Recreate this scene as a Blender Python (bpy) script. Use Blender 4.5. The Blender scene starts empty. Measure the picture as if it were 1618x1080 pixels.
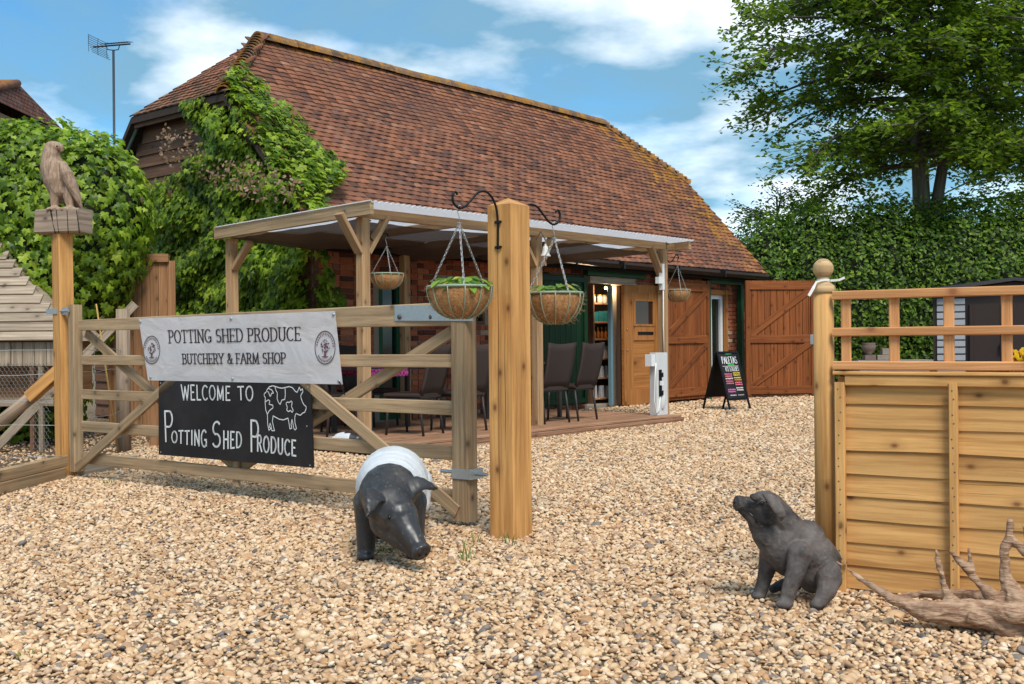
import bpy, bmesh, math, random
from math import sin, cos, pi, radians, sqrt
from mathutils import Vector as V, Matrix, noise, Quaternion
random.seed(7)
S = bpy.context.scene
COL = S.collection
# ---------------------------------------------------------------- camera
F = 1740.0; CAMH = 1.1; ROLL = radians(-0.5)
cd = bpy.data.cameras.new('camera'); cam = bpy.data.objects.new('camera', cd); COL.objects.link(cam)
cd.sensor_width = 36; cd.lens = F/1618*36; cd.clip_end = 2000; cd.clip_start = 0.05
cam.matrix_world = Matrix.Translation((0, 0, CAMH)) @ Matrix.Rotation(pi/2, 4, 'X') @ Matrix.Rotation(ROLL, 4, 'Z')
S.camera = cam
S.view_settings.view_transform = 'Standard'; S.view_settings.look = 'None'
S.view_settings.exposure = 0.56; S.view_settings.gamma = 1
# ---------------------------------------------------------------- world and sun
SUN_AZ = radians(164); SUN_EL = radians(52)      # azimuth clockwise from +Y
wd = bpy.data.worlds.new('World'); S.world = wd; wd.use_nodes = True
nt = wd.node_tree; nt.nodes.clear()
def wn(t, **k):
    n = nt.nodes.new(t)
    for a, b in k.items(): setattr(n, a, b)
    return n
def wmath(op, a, b=None):
    n = wn('ShaderNodeMath', operation=op)
    for i, x in enumerate((a, b)):
        if x is None: continue
        if isinstance(x, (int, float)): n.inputs[i].default_value = x
        else: nt.links.new(x, n.inputs[i])
    return n.outputs[0]
sky = wn('ShaderNodeTexSky'); sky.sky_type = 'NISHITA'; sky.sun_disc = False
sky.sun_elevation = SUN_EL; sky.sun_rotation = SUN_AZ; sky.air_density = 1.0; sky.dust_density = 0.1; sky.ozone_density = 2.2
tc = wn('ShaderNodeTexCoord'); sp = wn('ShaderNodeSeparateXYZ'); nt.links.new(tc.outputs['Generated'], sp.inputs[0])
zz = wmath('ADD', wmath('MAXIMUM', sp.outputs[2], 0.0), 0.22)
cb = wn('ShaderNodeCombineXYZ')
nt.links.new(wmath('DIVIDE', sp.outputs[0], zz), cb.inputs[0]); nt.links.new(wmath('DIVIDE', sp.outputs[1], zz), cb.inputs[1])
cb.inputs[2].default_value = 12.1
nz = wn('ShaderNodeTexNoise'); nz.inputs['Scale'].default_value = 1.4; nz.inputs['Detail'].default_value = 7; nz.inputs['Roughness'].default_value = 0.55
nz.inputs['Distortion'].default_value = 0.35
nt.links.new(cb.outputs[0], nz.inputs['Vector'])
rp = wn('ShaderNodeValToRGB'); rp.color_ramp.elements[0].position = 0.32; rp.color_ramp.elements[1].position = 0.53
nt.links.new(nz.outputs[0], rp.inputs[0])
nz2 = wn('ShaderNodeTexNoise'); nz2.inputs['Scale'].default_value = 2.6; nz2.inputs['Detail'].default_value = 7
mp = wn('ShaderNodeMapping'); mp.inputs['Location'].default_value = (4.1, 2.2, 1.0); nt.links.new(cb.outputs[0], mp.inputs[0]); nt.links.new(mp.outputs[0], nz2.inputs['Vector'])
rp2 = wn('ShaderNodeValToRGB'); e = rp2.color_ramp.elements
e[0].position = 0.45; e[0].color = (1.3, 2.5, 3.35, 1); e[1].position = 0.63; e[1].color = (6.5, 7.0, 7.3, 1)
nt.links.new(nz2.outputs[0], rp2.inputs[0])
hs = wn('ShaderNodeHueSaturation'); hs.inputs['Saturation'].default_value = 1.3; hs.inputs['Value'].default_value = .92
nt.links.new(sky.outputs[0], hs.inputs['Color'])
mx = wn('ShaderNodeMix', data_type='RGBA'); nt.links.new(wmath('MULTIPLY', rp.outputs[0], 0.85), mx.inputs[0])
tn = wn('ShaderNodeMix', data_type='RGBA', blend_type='MULTIPLY'); tn.inputs[0].default_value = 1; tn.inputs[7].default_value = (.68, .95, 1.0, 1); nt.links.new(hs.outputs[0], tn.inputs[6])
nt.links.new(tn.outputs[2], mx.inputs[6]); nt.links.new(rp2.outputs[0], mx.inputs[7])
bg = wn('ShaderNodeBackground'); bg.inputs[1].default_value = 0.13; nt.links.new(mx.outputs[2], bg.inputs[0])
wo = wn('ShaderNodeOutputWorld'); nt.links.new(bg.outputs[0], wo.inputs[0])
sl = bpy.data.lights.new('sun', 'SUN'); sl.energy = 2.5; sl.angle = radians(22); sl.color = (1, 0.95, 0.87)
so = bpy.data.objects.new('sun', sl); COL.objects.link(so); so.location = (5, -8, 20)
sd = V((sin(SUN_AZ)*cos(SUN_EL), cos(SUN_AZ)*cos(SUN_EL), sin(SUN_EL)))
so.rotation_euler = (-sd).to_track_quat('-Z', 'Y').to_euler()

# ---------------------------------------------------------------- measuring helpers
cR = V((cos(ROLL), 0, sin(ROLL))); cU = V((-sin(ROLL), 0, cos(ROLL))); cC = V((0, 0, CAMH))
def ray(px, py): return cR*((px-809)/F) + cU*((540-py)/F) + V((0, 1, 0))
def G(px, py, z=0.0):
    r = ray(px, py); return cC + r*((z-CAMH)/r.z)
def D(px, py, Y): return cC + ray(px, py)*Y
def proj(p):
    q = p-cC; return 809+F*q.dot(cR)/q.y, 540-F*q.dot(cU)/q.y
def on_plane(px, py, p0, nrm):
    r = ray(px, py); return cC + r*((p0-cC).dot(nrm)/r.dot(nrm))
def rnd(a, b): return random.uniform(a, b)
UP = V((0, 0, 1))

# ---------------------------------------------------------------- mesh builder
class MB:
    def __init__(s): s.v = []; s.f = []; s.uv = []; s.pv = []
    def _add(s, vs, fs, uvs=None, pv=None):
        b = len(s.v); s.v += [V(x) for x in vs]
        p = random.random() if pv is None else pv
        s.pv += [p]*len(vs)
        for i, f in enumerate(fs):
            s.f.append([b+k for k in f])
            if uvs: s.uv.append(uvs[i])
            else:
                a, c, e = V(vs[f[0]]), V(vs[f[1]]), V(vs[f[2]])
                n = (c-a).cross(e-a); m = max(range(3), key=lambda k: abs(n[k]))
                q = [k for k in range(3) if k != m]
                s.uv.append([(V(vs[k])[q[0]], V(vs[k])[q[1]]) for k in f])
        return s
    def box(s, c, size, M=None, pv=None):
        """axis-aligned (or M-rotated) box with small chamfer-free edges"""
        x, y, z = (k/2 for k in size); c = V(c)
        vs = [V((i*x, j*y, k*z)) for i in (-1, 1) for j in (-1, 1) for k in (-1, 1)]
        if M is not None: vs = [M @ v for v in vs]
        return s._add([c+v for v in vs], [(0,1,3,2),(4,6,7,5),(0,4,5,1),(2,3,7,6),(0,2,6,4),(1,5,7,3)], None, pv)
    def beam(s, p0, p1, w, h, up=UP, ch=0.004, w1=None, h1=None, pv=None):
        """chamfered timber from p0 to p1; h along up, w across; u of the uv runs along it"""
        p0, p1 = V(p0), V(p1); a = (p1-p0); L = a.length; a = a/L
        side = a.cross(V(up))
        if side.length < 1e-4: side = a.cross(V((0, 1, 0)))
        side.normalize(); u2 = side.cross(a)
        w1 = w if w1 is None else w1; h1 = h if h1 is None else h1
        def ring(p, w, h):
            x, y = w/2, h/2; c = min(ch, x*.6, y*.6)
            return [p+side*i+u2*j for i, j in ((x-c,-y),(x,-y+c),(x,y-c),(x-c,y),(-x+c,y),(-x,y-c),(-x,-y+c),(-x+c,-y))]
        vs = ring(p0, w, h)+ring(p1, w1, h1)
        fs = [(i, (i+1) % 8, (i+1) % 8+8, i+8) for i in range(8)]+[tuple(range(7, -1, -1)), tuple(range(8, 16))]
        per = [0, .006, h-.006, h, h+w-.006, h+w, 2*h+w-.006, 2*h+w, 2*(h+w)]
        ou, ov = rnd(0, 50), rnd(0, 50)
        uvs = [[(ou, ov+per[i]), (ou, ov+per[i+1]), (ou+L, ov+per[i+1]), (ou+L, ov+per[i])] for i in range(8)]
        uvs += [[(ou+vs[k].dot(side), ov+vs[k].dot(u2)) for k in f] for f in fs[8:]]
        return s._add(vs, fs, uvs, pv)
    def tube(s, pts, r, n=8, cap=True, pv=None):
        pts = [V(p) for p in pts]; k = len(pts)
        rs = r if isinstance(r, (list, tuple)) else [r]*k
        vs = []; t0 = None; per = []
        for i, p in enumerate(pts):
            t = (pts[min(i+1, k-1)]-pts[max(i-1, 0)]).normalized()
            if t0 is None:
                nx = t.cross(UP if abs(t.z) < .9 else V((1, 0, 0))).normalized()
            else:
                nx = (nx-t*nx.dot(t)).normalized()
            t0 = t; by = t.cross(nx)
            vs += [p+(nx*cos(2*pi*j/n)+by*sin(2*pi*j/n))*rs[i] for j in range(n)]
        fs = []; uvs = []; ln = [0]; ou = rnd(0, 50)
        for i in range(k-1): ln.append(ln[-1]+(pts[i+1]-pts[i]).length)
        for i in range(k-1):
            for j in range(n):
                a, b = i*n+j, i*n+(j+1) % n
                fs.append((a, b, b+n, a+n)); c = 2*pi*rs[0]/n
                uvs.append([(ou+ln[i], ou+j*c), (ou+ln[i], ou+(j+1)*c), (ou+ln[i+1], ou+(j+1)*c), (ou+ln[i+1], ou+j*c)])
        if cap:
            fs += [tuple(range(n-1, -1, -1)), tuple(range((k-1)*n, k*n))]
            uvs += [[(ou+cos(j), ou+sin(j)) for j in range(n)]]*2
        return s._add(vs, fs, uvs, pv)
    def lathe(s, o, prof, n=20, axis=None, pv=None):
        """prof: list of (r, z) from bottom to top about o"""
        o = V(o); M = Matrix.Identity(3) if axis is None else UP.rotation_difference(V(axis)).to_matrix()
        vs = [o+M @ V((r*cos(2*pi*j/n), r*sin(2*pi*j/n), z)) for r, z in prof for j in range(n)]
        fs = [(i*n+j, i*n+(j+1) % n, (i+1)*n+(j+1) % n, (i+1)*n+j) for i in range(len(prof)-1) for j in range(n)]
        fs += [tuple(range(n-1, -1, -1)), tuple(range((len(prof)-1)*n, len(prof)*n))]
        return s._add(vs, fs, None, pv)
    def ell(s, c, r, M=None, nu=16, nv=10, pv=None):
        c = V(c); r = (r, r, r) if isinstance(r, (int, float)) else r
        vs = [V((0, 0, -r[2]))]
        for i in range(1, nv):
            a = -pi/2+pi*i/nv
            vs += [V((r[0]*cos(a)*cos(2*pi*j/nu), r[1]*cos(a)*sin(2*pi*j/nu), r[2]*sin(a))) for j in range(nu)]
        vs.append(V((0, 0, r[2])))
        if M is not None: vs = [M @ v for v in vs]
        fs = [(0, 1+(j+1) % nu, 1+j) for j in range(nu)]
        for i in range(nv-2):
            for j in range(nu):
                a, b = 1+i*nu+j, 1+i*nu+(j+1) % nu; fs.append((a, b, b+nu, a+nu))
        l = len(vs)-1; b0 = 1+(nv-2)*nu
        fs += [(b0+j, b0+(j+1) % nu, l) for j in range(nu)]
        return s._add([c+v for v in vs], fs, None, pv)
    def cap(s, p0, p1, r0, r1, n=14):
        """tapered limb with round ends (for the sculpted figures)"""
        p0, p1 = V(p0), V(p1); s.ell(p0, r0, None, n, 8); s.ell(p1, r1, None, n, 8); s.tube([p0, p1], [r0, r1], n); return s
    def chain(s, ps, rs):
        for i in range(len(ps)-1): s.cap(ps[i], ps[i+1], rs[i], rs[i+1])
        return s
    def quad(s, a, b, c, d, uv=None, pv=None): return s._add([a, b, c, d], [(0, 1, 2, 3)], [uv] if uv else None, pv)
    def poly(s, pts, pv=None): return s._add(pts, [tuple(range(len(pts)))], None, pv)
    def prism(s, pts, ext, pv=None):
        """closed polygon pts extruded by the vector ext"""
        n = len(pts); pts = [V(p) for p in pts]; ext = V(ext)
        return s._add(pts+[p+ext for p in pts], [tuple(range(n-1, -1, -1)), tuple(range(n, 2*n))]+[(i, (i+1) % n, (i+1) % n+n, i+n) for i in range(n)], None, pv)
    def mesh(s, name, mat, smooth=False, off=V((0, 0, 0))):
        me = bpy.data.meshes.new(name); me.from_pydata([tuple(v-off) for v in s.v], [], s.f)
        ul = me.uv_layers.new(name='UVMap'); flat = [c for f in s.uv for p in f for c in p]
        ul.data.foreach_set('uv', flat)
        at = me.attributes.new('pv', 'FLOAT', 'POINT'); at.data.foreach_set('value', s.pv)
        me.materials.append(mat)
        if smooth: me.polygons.foreach_set('use_smooth', [True]*len(me.polygons))
        me.update(); return me
    def build(s, name, mat, parent=None, smooth=False, origin=None):
        base = V((0, 0, 0))
        q = parent
        while q is not None: base = base+V(q.location); q = q.parent
        org = base if origin is None else V(origin)
        o = bpy.data.objects.new(name, s.mesh(name, mat, smooth, org)); COL.objects.link(o)
        o.parent = parent; o.location = org-base
        return o
def lin(hexv):
    return tuple(((c/255)/12.92 if c/255 <= .04045 else ((c/255+.055)/1.055)**2.4) for c in hexv)
def tag(o, label, cat, group=None):
    o['label'] = label; o['category'] = cat
    if group: o['group'] = group
    return o
def thing(name, loc, label, cat, group=None):
    o = bpy.data.objects.new(name, None); COL.objects.link(o); o.location = V(loc); o.empty_display_size = .1
    return tag(o, label, cat, group)
def single(mb, name, mat, origin, label, cat, group=None, smooth=False):
    o = mb.build(name, mat, None, smooth, origin); return tag(o, label, cat, group)
def copy_tree(o, parent=None):
    c = o.copy(); COL.objects.link(c); c.parent = parent
    for ch in list(o.children): copy_tree(ch, c)
    return c
def inst(me, name, parent, M):
    """one more object sharing mesh data; M is a world matrix, parents carry locations only"""
    o = bpy.data.objects.new(name, me); COL.objects.link(o); base = V((0, 0, 0)); q = parent
    while q is not None: base = base+V(q.location); q = q.parent
    o.parent = parent; o.matrix_basis = Matrix.Translation(-base) @ M; return o

def organic(mb, name, mat, parent, voxel, it=6, origin=None, mask=None, disp=None):
    """union of the overlapping closed shapes in mb as one continuous smooth skin"""
    tmp = mb.build('tmp', mat, None, True)
    m = tmp.modifiers.new('r', 'REMESH'); m.mode = 'VOXEL'; m.voxel_size = voxel
    m = tmp.modifiers.new('s', 'SMOOTH'); m.factor = .5; m.iterations = it
    dg = bpy.context.evaluated_depsgraph_get(); dg.update()
    me = bpy.data.meshes.new_from_object(tmp.evaluated_get(dg)); bpy.data.objects.remove(tmp)
    me.name = name; co = [v.co.copy() for v in me.vertices]
    if disp:
        ns = [v.normal.copy() for v in me.vertices]
        co = [c+n*disp(c) for c, n in zip(co, ns)]
    base = V((0, 0, 0)); q = parent
    while q is not None: base = base+V(q.location); q = q.parent
    org = base if origin is None else V(origin)
    vals = [mask(c) if mask else .5 for c in co]
    me.vertices.foreach_set('co', [x for c in co for x in (c-org)])
    if 'pv' in me.attributes: me.attributes.remove(me.attributes['pv'])
    at = me.attributes.new('pv', 'FLOAT', 'POINT'); at.data.foreach_set('value', vals)
    me.polygons.foreach_set('use_smooth', [True]*len(me.polygons))
    me.materials.clear(); me.materials.append(mat); me.update()
    o = bpy.data.objects.new(name, me); COL.objects.link(o); o.parent = parent; o.location = org-base
    return o

# ---------------------------------------------------------------- materials
def spline(ps, k=5):
    ps = [V(p) for p in ps]; out = []
    for i in range(len(ps)-1):
        p0, p1, p2, p3 = ps[max(i-1, 0)], ps[i], ps[i+1], ps[min(i+2, len(ps)-1)]
        for j in range(k):
            t = j/k; out.append(((p1*2)+(p2-p0)*t+(p0*2-p1*5+p2*4-p3)*t*t+(p1*3-p0-p2*3+p3)*t*t*t)*.5)
    return out+[ps[-1]]
class NT:
    def __init__(s, name, rough=.7, metal=0, spec=.3):
        s.m = bpy.data.materials.new(name); s.m.use_nodes = True; s.t = s.m.node_tree
        s.b = s.t.nodes['Principled BSDF']; s.out = s.t.nodes['Material Output']
        s.b.inputs['Roughness'].default_value = rough; s.b.inputs['Metallic'].default_value = metal
        s.b.inputs['Specular IOR Level'].default_value = spec
    def n(s, t, **k):
        n = s.t.nodes.new(t)
        for a, b in k.items(): setattr(n, a, b)
        return n
    def l(s, a, b): s.t.links.new(a, b)
    def put(s, x, sock):
        if isinstance(x, (int, float)): sock.default_value = x
        elif isinstance(x, tuple): sock.default_value = x+(1,) if len(x) == 3 and sock.type == 'RGBA' else x
        else: s.l(x, sock)
    def math(s, op, a, b=None, c=None, clamp=False):
        n = s.n('ShaderNodeMath', operation=op, use_clamp=clamp)
        for i, x in enumerate((a, b, c)):
            if x is not None: s.put(x, n.inputs[i])
        return n.outputs[0]
    def vec(s, kind='UV', scale=(1, 1, 1), loc=(0, 0, 0)):
        if kind == 'POS': o = s.n('ShaderNodeNewGeometry').outputs['Position']
        else: o = s.n('ShaderNodeTexCoord').outputs[kind]
        m = s.n('ShaderNodeMapping'); m.inputs['Scale'].default_value = scale; m.inputs['Location'].default_value = loc
        s.l(o, m.inputs[0]); return m.outputs[0]
    def noise(s, v, sc=1, det=4, rough=.5, dist=0):
        n = s.n('ShaderNodeTexNoise'); s.l(v, n.inputs['Vector'])
        for k, x in (('Scale', sc), ('Detail', det), ('Roughness', rough), ('Distortion', dist)): n.inputs[k].default_value = x
        return n.outputs[0]
    def vor(s, v, sc=1, feat='F1', rand=1):
        n = s.n('ShaderNodeTexVoronoi', feature=feat); s.l(v, n.inputs['Vector']); n.inputs['Scale'].default_value = sc
        n.inputs['Randomness'].default_value = rand; return n
    def ramp(s, f, stops, interp='LINEAR'):
        n = s.n('ShaderNodeValToRGB'); s.put(f, n.inputs[0]); el = n.color_ramp.elements; n.color_ramp.interpolation = interp
        while len(el) < len(stops): el.new(.5)
        for e, (p, c) in zip(el, stops):
            e.position = p; e.color = (c, c, c, 1) if isinstance(c, (int, float)) else tuple(c)+(1,)
        return n.outputs[0]
    def mix(s, f, a, b, mode='MIX'):
        n = s.n('ShaderNodeMix', data_type='RGBA', blend_type=mode)
        s.put(f, n.inputs[0]); s.put(a, n.inputs[6]); s.put(b, n.inputs[7]); return n.outputs[2]
    def rand(s):
        a = s.n('ShaderNodeAttribute', attribute_name='pv').outputs['Fac']
        r = s.n('ShaderNodeObjectInfo').outputs['Random']
        return s.math('FRACT', s.math('ADD', a, r))
    def pv(s): return s.n('ShaderNodeAttribute', attribute_name='pv').outputs['Fac']
    def col(s, c): s.put(c, s.b.inputs['Base Color']); return s
    def bump(s, h, st=.3, d=.01):
        n = s.n('ShaderNodeBump'); n.inputs['Strength'].default_value = st; n.inputs['Distance'].default_value = d
        s.l(h, n.inputs['Height']); s.l(n.outputs[0], s.b.inputs['Normal']); return s
def plain(name, c, rough=.6, metal=0, var=.15, sc=20, bump=.15, spec=.3):
    m = NT(name, rough, metal, spec); v = m.vec('POS'); nz = m.noise(v, sc, 5)
    m.col(m.mix(nz, tuple(x*(1-var) for x in c), tuple(min(1, x*(1+var)) for x in c)))
    if bump: m.bump(nz, bump, .004)
    return m.m
def wood(name, c1, c2, knot=None, var=.25, rough=.72, grain=1.0, weather=0.0, knotd=1.0, wcol=(.16, .145, .12)):
    m = NT(name, rough, 0, .25); r = m.rand()
    warp = m.noise(m.vec('UV', (1.5, 5, 1)), 1, 3)
    uv = m.n('ShaderNodeTexCoord').outputs['UV']
    off = m.n('ShaderNodeCombineXYZ'); m.l(m.math('MULTIPLY', warp, .035), off.inputs[1]); m.l(m.math('MULTIPLY', r, 37.0), off.inputs[2])
    ad = m.n('ShaderNodeVectorMath', operation='ADD'); m.l(uv, ad.inputs[0]); m.l(off.outputs[0], ad.inputs[1])
    def mp(sc):
        n = m.n('ShaderNodeMapping'); n.inputs['Scale'].default_value = sc; m.l(ad.outputs[0], n.inputs[0]); return n.outputs[0]
    g1 = m.noise(mp((2.0, 90*grain, 1)), 1, 6, .65); g2 = m.noise(mp((.9, 22, 1)), 1, 5, .6)
    g = m.math('ADD', m.math('MULTIPLY', g1, .5), m.math('MULTIPLY', g2, .5))
    c = m.mix(m.ramp(g, [(.38, 0), (.6, 1)]), tuple(x*.78 for x in c1), tuple(x*1.06 for x in c2))
    kn = knot or tuple(x*.3 for x in c1)
    vo = m.vor(mp((3.4*knotd, 5.0*knotd, 1)), 1); vo.voronoi_dimensions = '2D'; d = vo.outputs['Distance']
    keep = m.math('GREATER_THAN', m.n_sep(vo.outputs['Color']), .47)
    kf = m.math('MULTIPLY', m.ramp(d, [(.035, .85), (.065, .5), (.12, .18), (.30, 0)]), keep)
    c = m.mix(kf, c, kn)
    ck = m.ramp(m.noise(mp((.7, 60, 1)), 1, 2, .5), [(.27, 1), (.31, 0)])
    c = m.mix(m.math('MULTIPLY', ck, .55), c, tuple(x*.35 for x in c1))
    if weather:
        wf = m.ramp(m.noise(m.vec('POS'), 2.2, 5, .6), [(.35, 0), (.65, 1)])
        c = m.mix(m.math('MULTIPLY', wf, weather), c, wcol)
    br = m.math('ADD', m.math('MULTIPLY', r, 2*var), 1-var)
    c = m.mix(1.0, c, m.grey(br), 'MULTIPLY')
    m.col(c); m.bump(m.math('SUBTRACT', g1, m.math('MULTIPLY', ck, .8)), .35, .004)
    return m.m
def _sep(self, c):
    n = self.n('ShaderNodeSeparateColor'); self.l(c, n.inputs[0]); return n.outputs[0]
def _grey(self, f):
    n = self.n('ShaderNodeCombineColor')
    for i in range(3): self.put(f, n.inputs[i])
    return n.outputs[0]
NT.n_sep = _sep; NT.grey = _grey
def leafmat(name, stops, trans=.35, rough=.42):
    m = NT(name, rough, 0, .35); r = m.rand()
    c = m.ramp(r, stops)
    nz = m.noise(m.vec('POS'), 1.3, 3)
    c = m.mix(1.0, c, m.grey(m.math('ADD', m.math('MULTIPLY', nz, .9), .55)), 'MULTIPLY')
    m.col(c)
    tr = m.n('ShaderNodeBsdfTranslucent'); m.l(m.mix(1.0, c, (1.5, 1.6, .7), 'MULTIPLY'), tr.inputs[0])
    ms = m.n('ShaderNodeMixShader'); ms.inputs[0].default_value = trans
    m.l(m.b.outputs[0], ms.inputs[1]); m.l(tr.outputs[0], ms.inputs[2]); m.l(ms.outputs[0], m.out.inputs[0])
    return m.m
W_POST = wood('new_pine_post', (.50, .225, .065), (.65, .335, .11), (.13, .045, .015), var=.05, grain=.5)
W_GATE = wood('weathered_gate_timber', (.30, .182, .092), (.48, .325, .18), (.06, .036, .022), var=.13, weather=.35, wcol=(.27, .22, .14), grain=.6)
W_PERG = wood('pergola_timber', (.38, .205, .09), (.56, .34, .165), (.12, .05, .02), var=.14, weather=.25, wcol=(.34, .27, .19))
W_FENCE = wood('lap_panel_timber', (.52, .25, .072), (.68, .38, .135), (.12, .04, .012), var=.14, grain=.6, knotd=1.3, weather=.2, wcol=(.40, .20, .07))
W_TREL = wood('trellis_timber', (.56, .235, .085), (.70, .345, .14), (.28, .10, .04), var=.1, grain=.8)
W_DECK = wood('deck_board', (.29, .13, .068), (.44, .24, .135), var=.2, weather=.25, wcol=(.3, .19, .125))
W_BARN = wood('stained_barn_door', (.19, .052, .012), (.29, .088, .022), (.04, .012, .006), var=.16)
W_DOOR = wood('varnished_door', (.34, .125, .03), (.45, .185, .05), var=.05, knotd=.5)
W_BOARD = wood('brown_weatherboard', (.115, .052, .027), (.20, .10, .055), var=.25, weather=.25, wcol=(.16, .11, .08))
W_GREY = wood('silvered_timber', (.255, .185, .125), (.43, .34, .245), (.09, .06, .04), var=.16)
W_FBOARD = wood('fence_board_brown', (.25, .115, .05), (.36, .185, .085), var=.15)
W_EAGLE = wood('carved_oak_block', (.24, .165, .115), (.40, .30, .22), var=.05, grain=.5)
W_STAKE = wood('round_stake_bark', (.24, .155, .095), (.40, .29, .20), var=.1, weather=.3)
M_GREEN = wood('green_painted_boards', (.005, .030, .009), (.009, .048, .016), var=.12, rough=.5, knotd=.2)
M_BLACK = plain('black_iron', (.016, .016, .017), .45, .6)
M_GALV = plain('galvanised_steel', (.46, .49, .50), .42, .8, sc=60)
M_CHAIN = plain('chain_steel', (.45, .44, .42), .4, .8)
M_GUTTER = plain('black_gutter', (.015, .015, .016), .35)
M_WHITE = plain('white_paint', (.74, .74, .72), .5, var=.06)
M_PLASTIC = plain('grey_white_housing', (.62, .62, .60), .45, var=.08, sc=8)
M_DARK = plain('dark_gap', (.01, .009, .008), .9)
# ---------------------------------------------------------------- ground
M_SOIL = NT('gravel_bed', .95); _v = M_SOIL.vec('POS')
_n1 = M_SOIL.noise(_v, 90, 3); _n2 = M_SOIL.noise(_v, .6, 4)
_vo = M_SOIL.vor(_v, 42)
_c = M_SOIL.ramp(M_SOIL.n_sep(_vo.outputs['Color']), [(0, (.20, .135, .075)), (.35, (.34, .235, .135)), (.7, (.42, .30, .18)), (1, (.24, .19, .14))])
_c = M_SOIL.mix(M_SOIL.ramp(_vo.outputs['Distance'], [(.3, 0), (.6, .8)]), _c, (.09, .06, .035))
M_SOIL.col(_c); M_SOIL.bump(M_SOIL.math('SUBTRACT', 1.0, _vo.outputs['Distance']), .8, .02)
g = MB().quad((-400, -60, 0), (400, -60, 0), (400, 900, 0), (-400, 900, 0)).build('gravel_ground', M_SOIL.m); g['kind'] = 'structure'
# earth yard under the coop: darker litter, its own sheet
M_EARTH = NT('leaf_litter_earth', .95); _v = M_EARTH.vec('POS')
M_EARTH.col(M_EARTH.mix(M_EARTH.ramp(M_EARTH.noise(_v, 22, 6, .7), [(.35, 0), (.65, 1)]), (.075, .045, .025), (.21, .145, .085))); M_EARTH.bump(M_EARTH.noise(_v, 35, 6, .7), 1, .03)
e0 = [G(100, 751), G(212, 726), V((-3.9, 12.3, 0)), V((-4.4, 15.5, 0)), V((-9, 15.5, 0)), V((-9, 8.1, 0)), V((-5.2, 8.6, 0))]
g = MB().poly([p+UP*.004 for p in e0]).build('earth_yard', M_EARTH.m); g['kind'] = 'structure'
# the loose stones themselves: real little pebbles, one object
def pebble(i):
    rr = random.Random(i); bm = bmesh.new(); bmesh.ops.create_icosphere(bm, subdivisions=2, radius=1)
    sx, sy, sz = rr.uniform(.62, 1.1), rr.uniform(.5, .85), rr.uniform(.3, .55)
    cuts = [(V((rr.gauss(0, 1), rr.gauss(0, 1), rr.gauss(0, 1))).normalized(), rr.uniform(.55, .85)) for _ in range(6)]
    for v in bm.verts:
        p = v.co.copy()
        for nn, dd in cuts:
            k = p.dot(nn)-dd
            if k > 0: p -= nn*k*.85
        p += p.normalized()*.07*noise.noise(p*1.7+V((i*7, 0, 0)))
        v.co = V((p.x*sx, p.y*sy, p.z*sz))
    me = bpy.data.meshes.new('pebble'); bm.to_mesh(me); bm.free()
    me.polygons.foreach_set('use_smooth', [True]*len(me.polygons)); me.materials.append(M_STONE)
    return bpy.data.objects.new('pebble', me)
ms = NT('flint_pebble', .62, 0, .3); _r = ms.n('ShaderNodeObjectInfo').outputs['Random']
_c = ms.ramp(_r, [(0, (.11, .085, .07)), (.02, (.20, .17, .15)), (.05, (.31, .22, .15)), (.15, (.44, .235, .105)), (.33, (.58, .37, .20)), (.5, (.66, .455, .26)), (.68, (.71, .52, .33)), (.82, (.51, .31, .165)), (.93, (.76, .62, .45)), (1, (.36, .19, .095))])
_v = ms.vec('Object', (1, 1, 1)); _nn = ms.noise(_v, 1.6, 4, .6)
_c = ms.mix(1.0, _c, ms.grey(ms.math('MULTIPLY', ms.math('ADD', ms.math('MULTIPLY', _nn, .7), .65), ms.math('ADD', ms.math('MULTIPLY', ms.noise(ms.vec('POS'), .9, 4, .6), .5), .75))), 'MULTIPLY')
ms.col(_c); M_STONE = ms.m
pc = bpy.data.collections.new('pebble_kinds')
for i in range(9): pc.objects.link(pebble(i))
pts = []; scl = []
def scatter(y0, y1, sp, size, keep=1.0):
    y = y0
    while y < y1:
        hw = y*.485+1.0; x = -hw
        while x < hw:
            if random.random() < keep:
                p = (x+rnd(-.5, .5)*sp, y+rnd(-.5, .5)*sp)
                rel = V((p[0], p[1], 0))-W0; t, w = rel.dot(BD), rel.dot(BN)
                on_deck = -12.0 < t < -6.5 and -2.6 < w; inside = w > -.05 and -10.8 < t < .4
                litter = p[0] < -3.75-.1*(p[1]-9) and p[1] > 9.2-.28*(p[0]+3.8) and p[1] < 15.5
                if not (on_deck or inside) and not (litter and random.random() < .75):
                    pts.append((p[0], p[1], rnd(-.003, .009)+size*.15)); scl.append(size*random.choice((.45, .6, .7, .8, .9, 1, 1.1, 1.3, 1.45))*rnd(.85, 1.15)*(1.75 if random.random() < .012 else 1))
            x += sp
        y += sp
BA = radians(40.6); BD = V((sin(BA), cos(BA), 0)); BN = V((-cos(BA), sin(BA), 0)); W0 = G(1172, 626)
scatter(2.6, 6.5, .0215, .0165); scatter(6.5, 10, .0255, .0175); scatter(10, 15, .034, .021); scatter(15, 26, .06, .033)
me = bpy.data.meshes.new('gravel'); me.vertices.add(len(pts)); me.vertices.foreach_set('co', [c for p in pts for c in p])
at = me.attributes.new('scl', 'FLOAT', 'POINT'); at.data.foreach_set('value', scl); me.materials.append(M_STONE)
go = bpy.data.objects.new('gravel', me); COL.objects.link(go); go['kind'] = 'stuff'
tag(go, 'loose golden flint gravel covering the yard', 'gravel')
gn = bpy.data.node_groups.new('strew_pebbles', 'GeometryNodeTree')
gn.interface.new_socket('Geometry', in_out='INPUT', socket_type='NodeSocketGeometry'); gn.interface.new_socket('Geometry', in_out='OUTPUT', socket_type='NodeSocketGeometry')
gi = gn.nodes.new('NodeGroupInput'); gout = gn.nodes.new('NodeGroupOutput')
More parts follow.
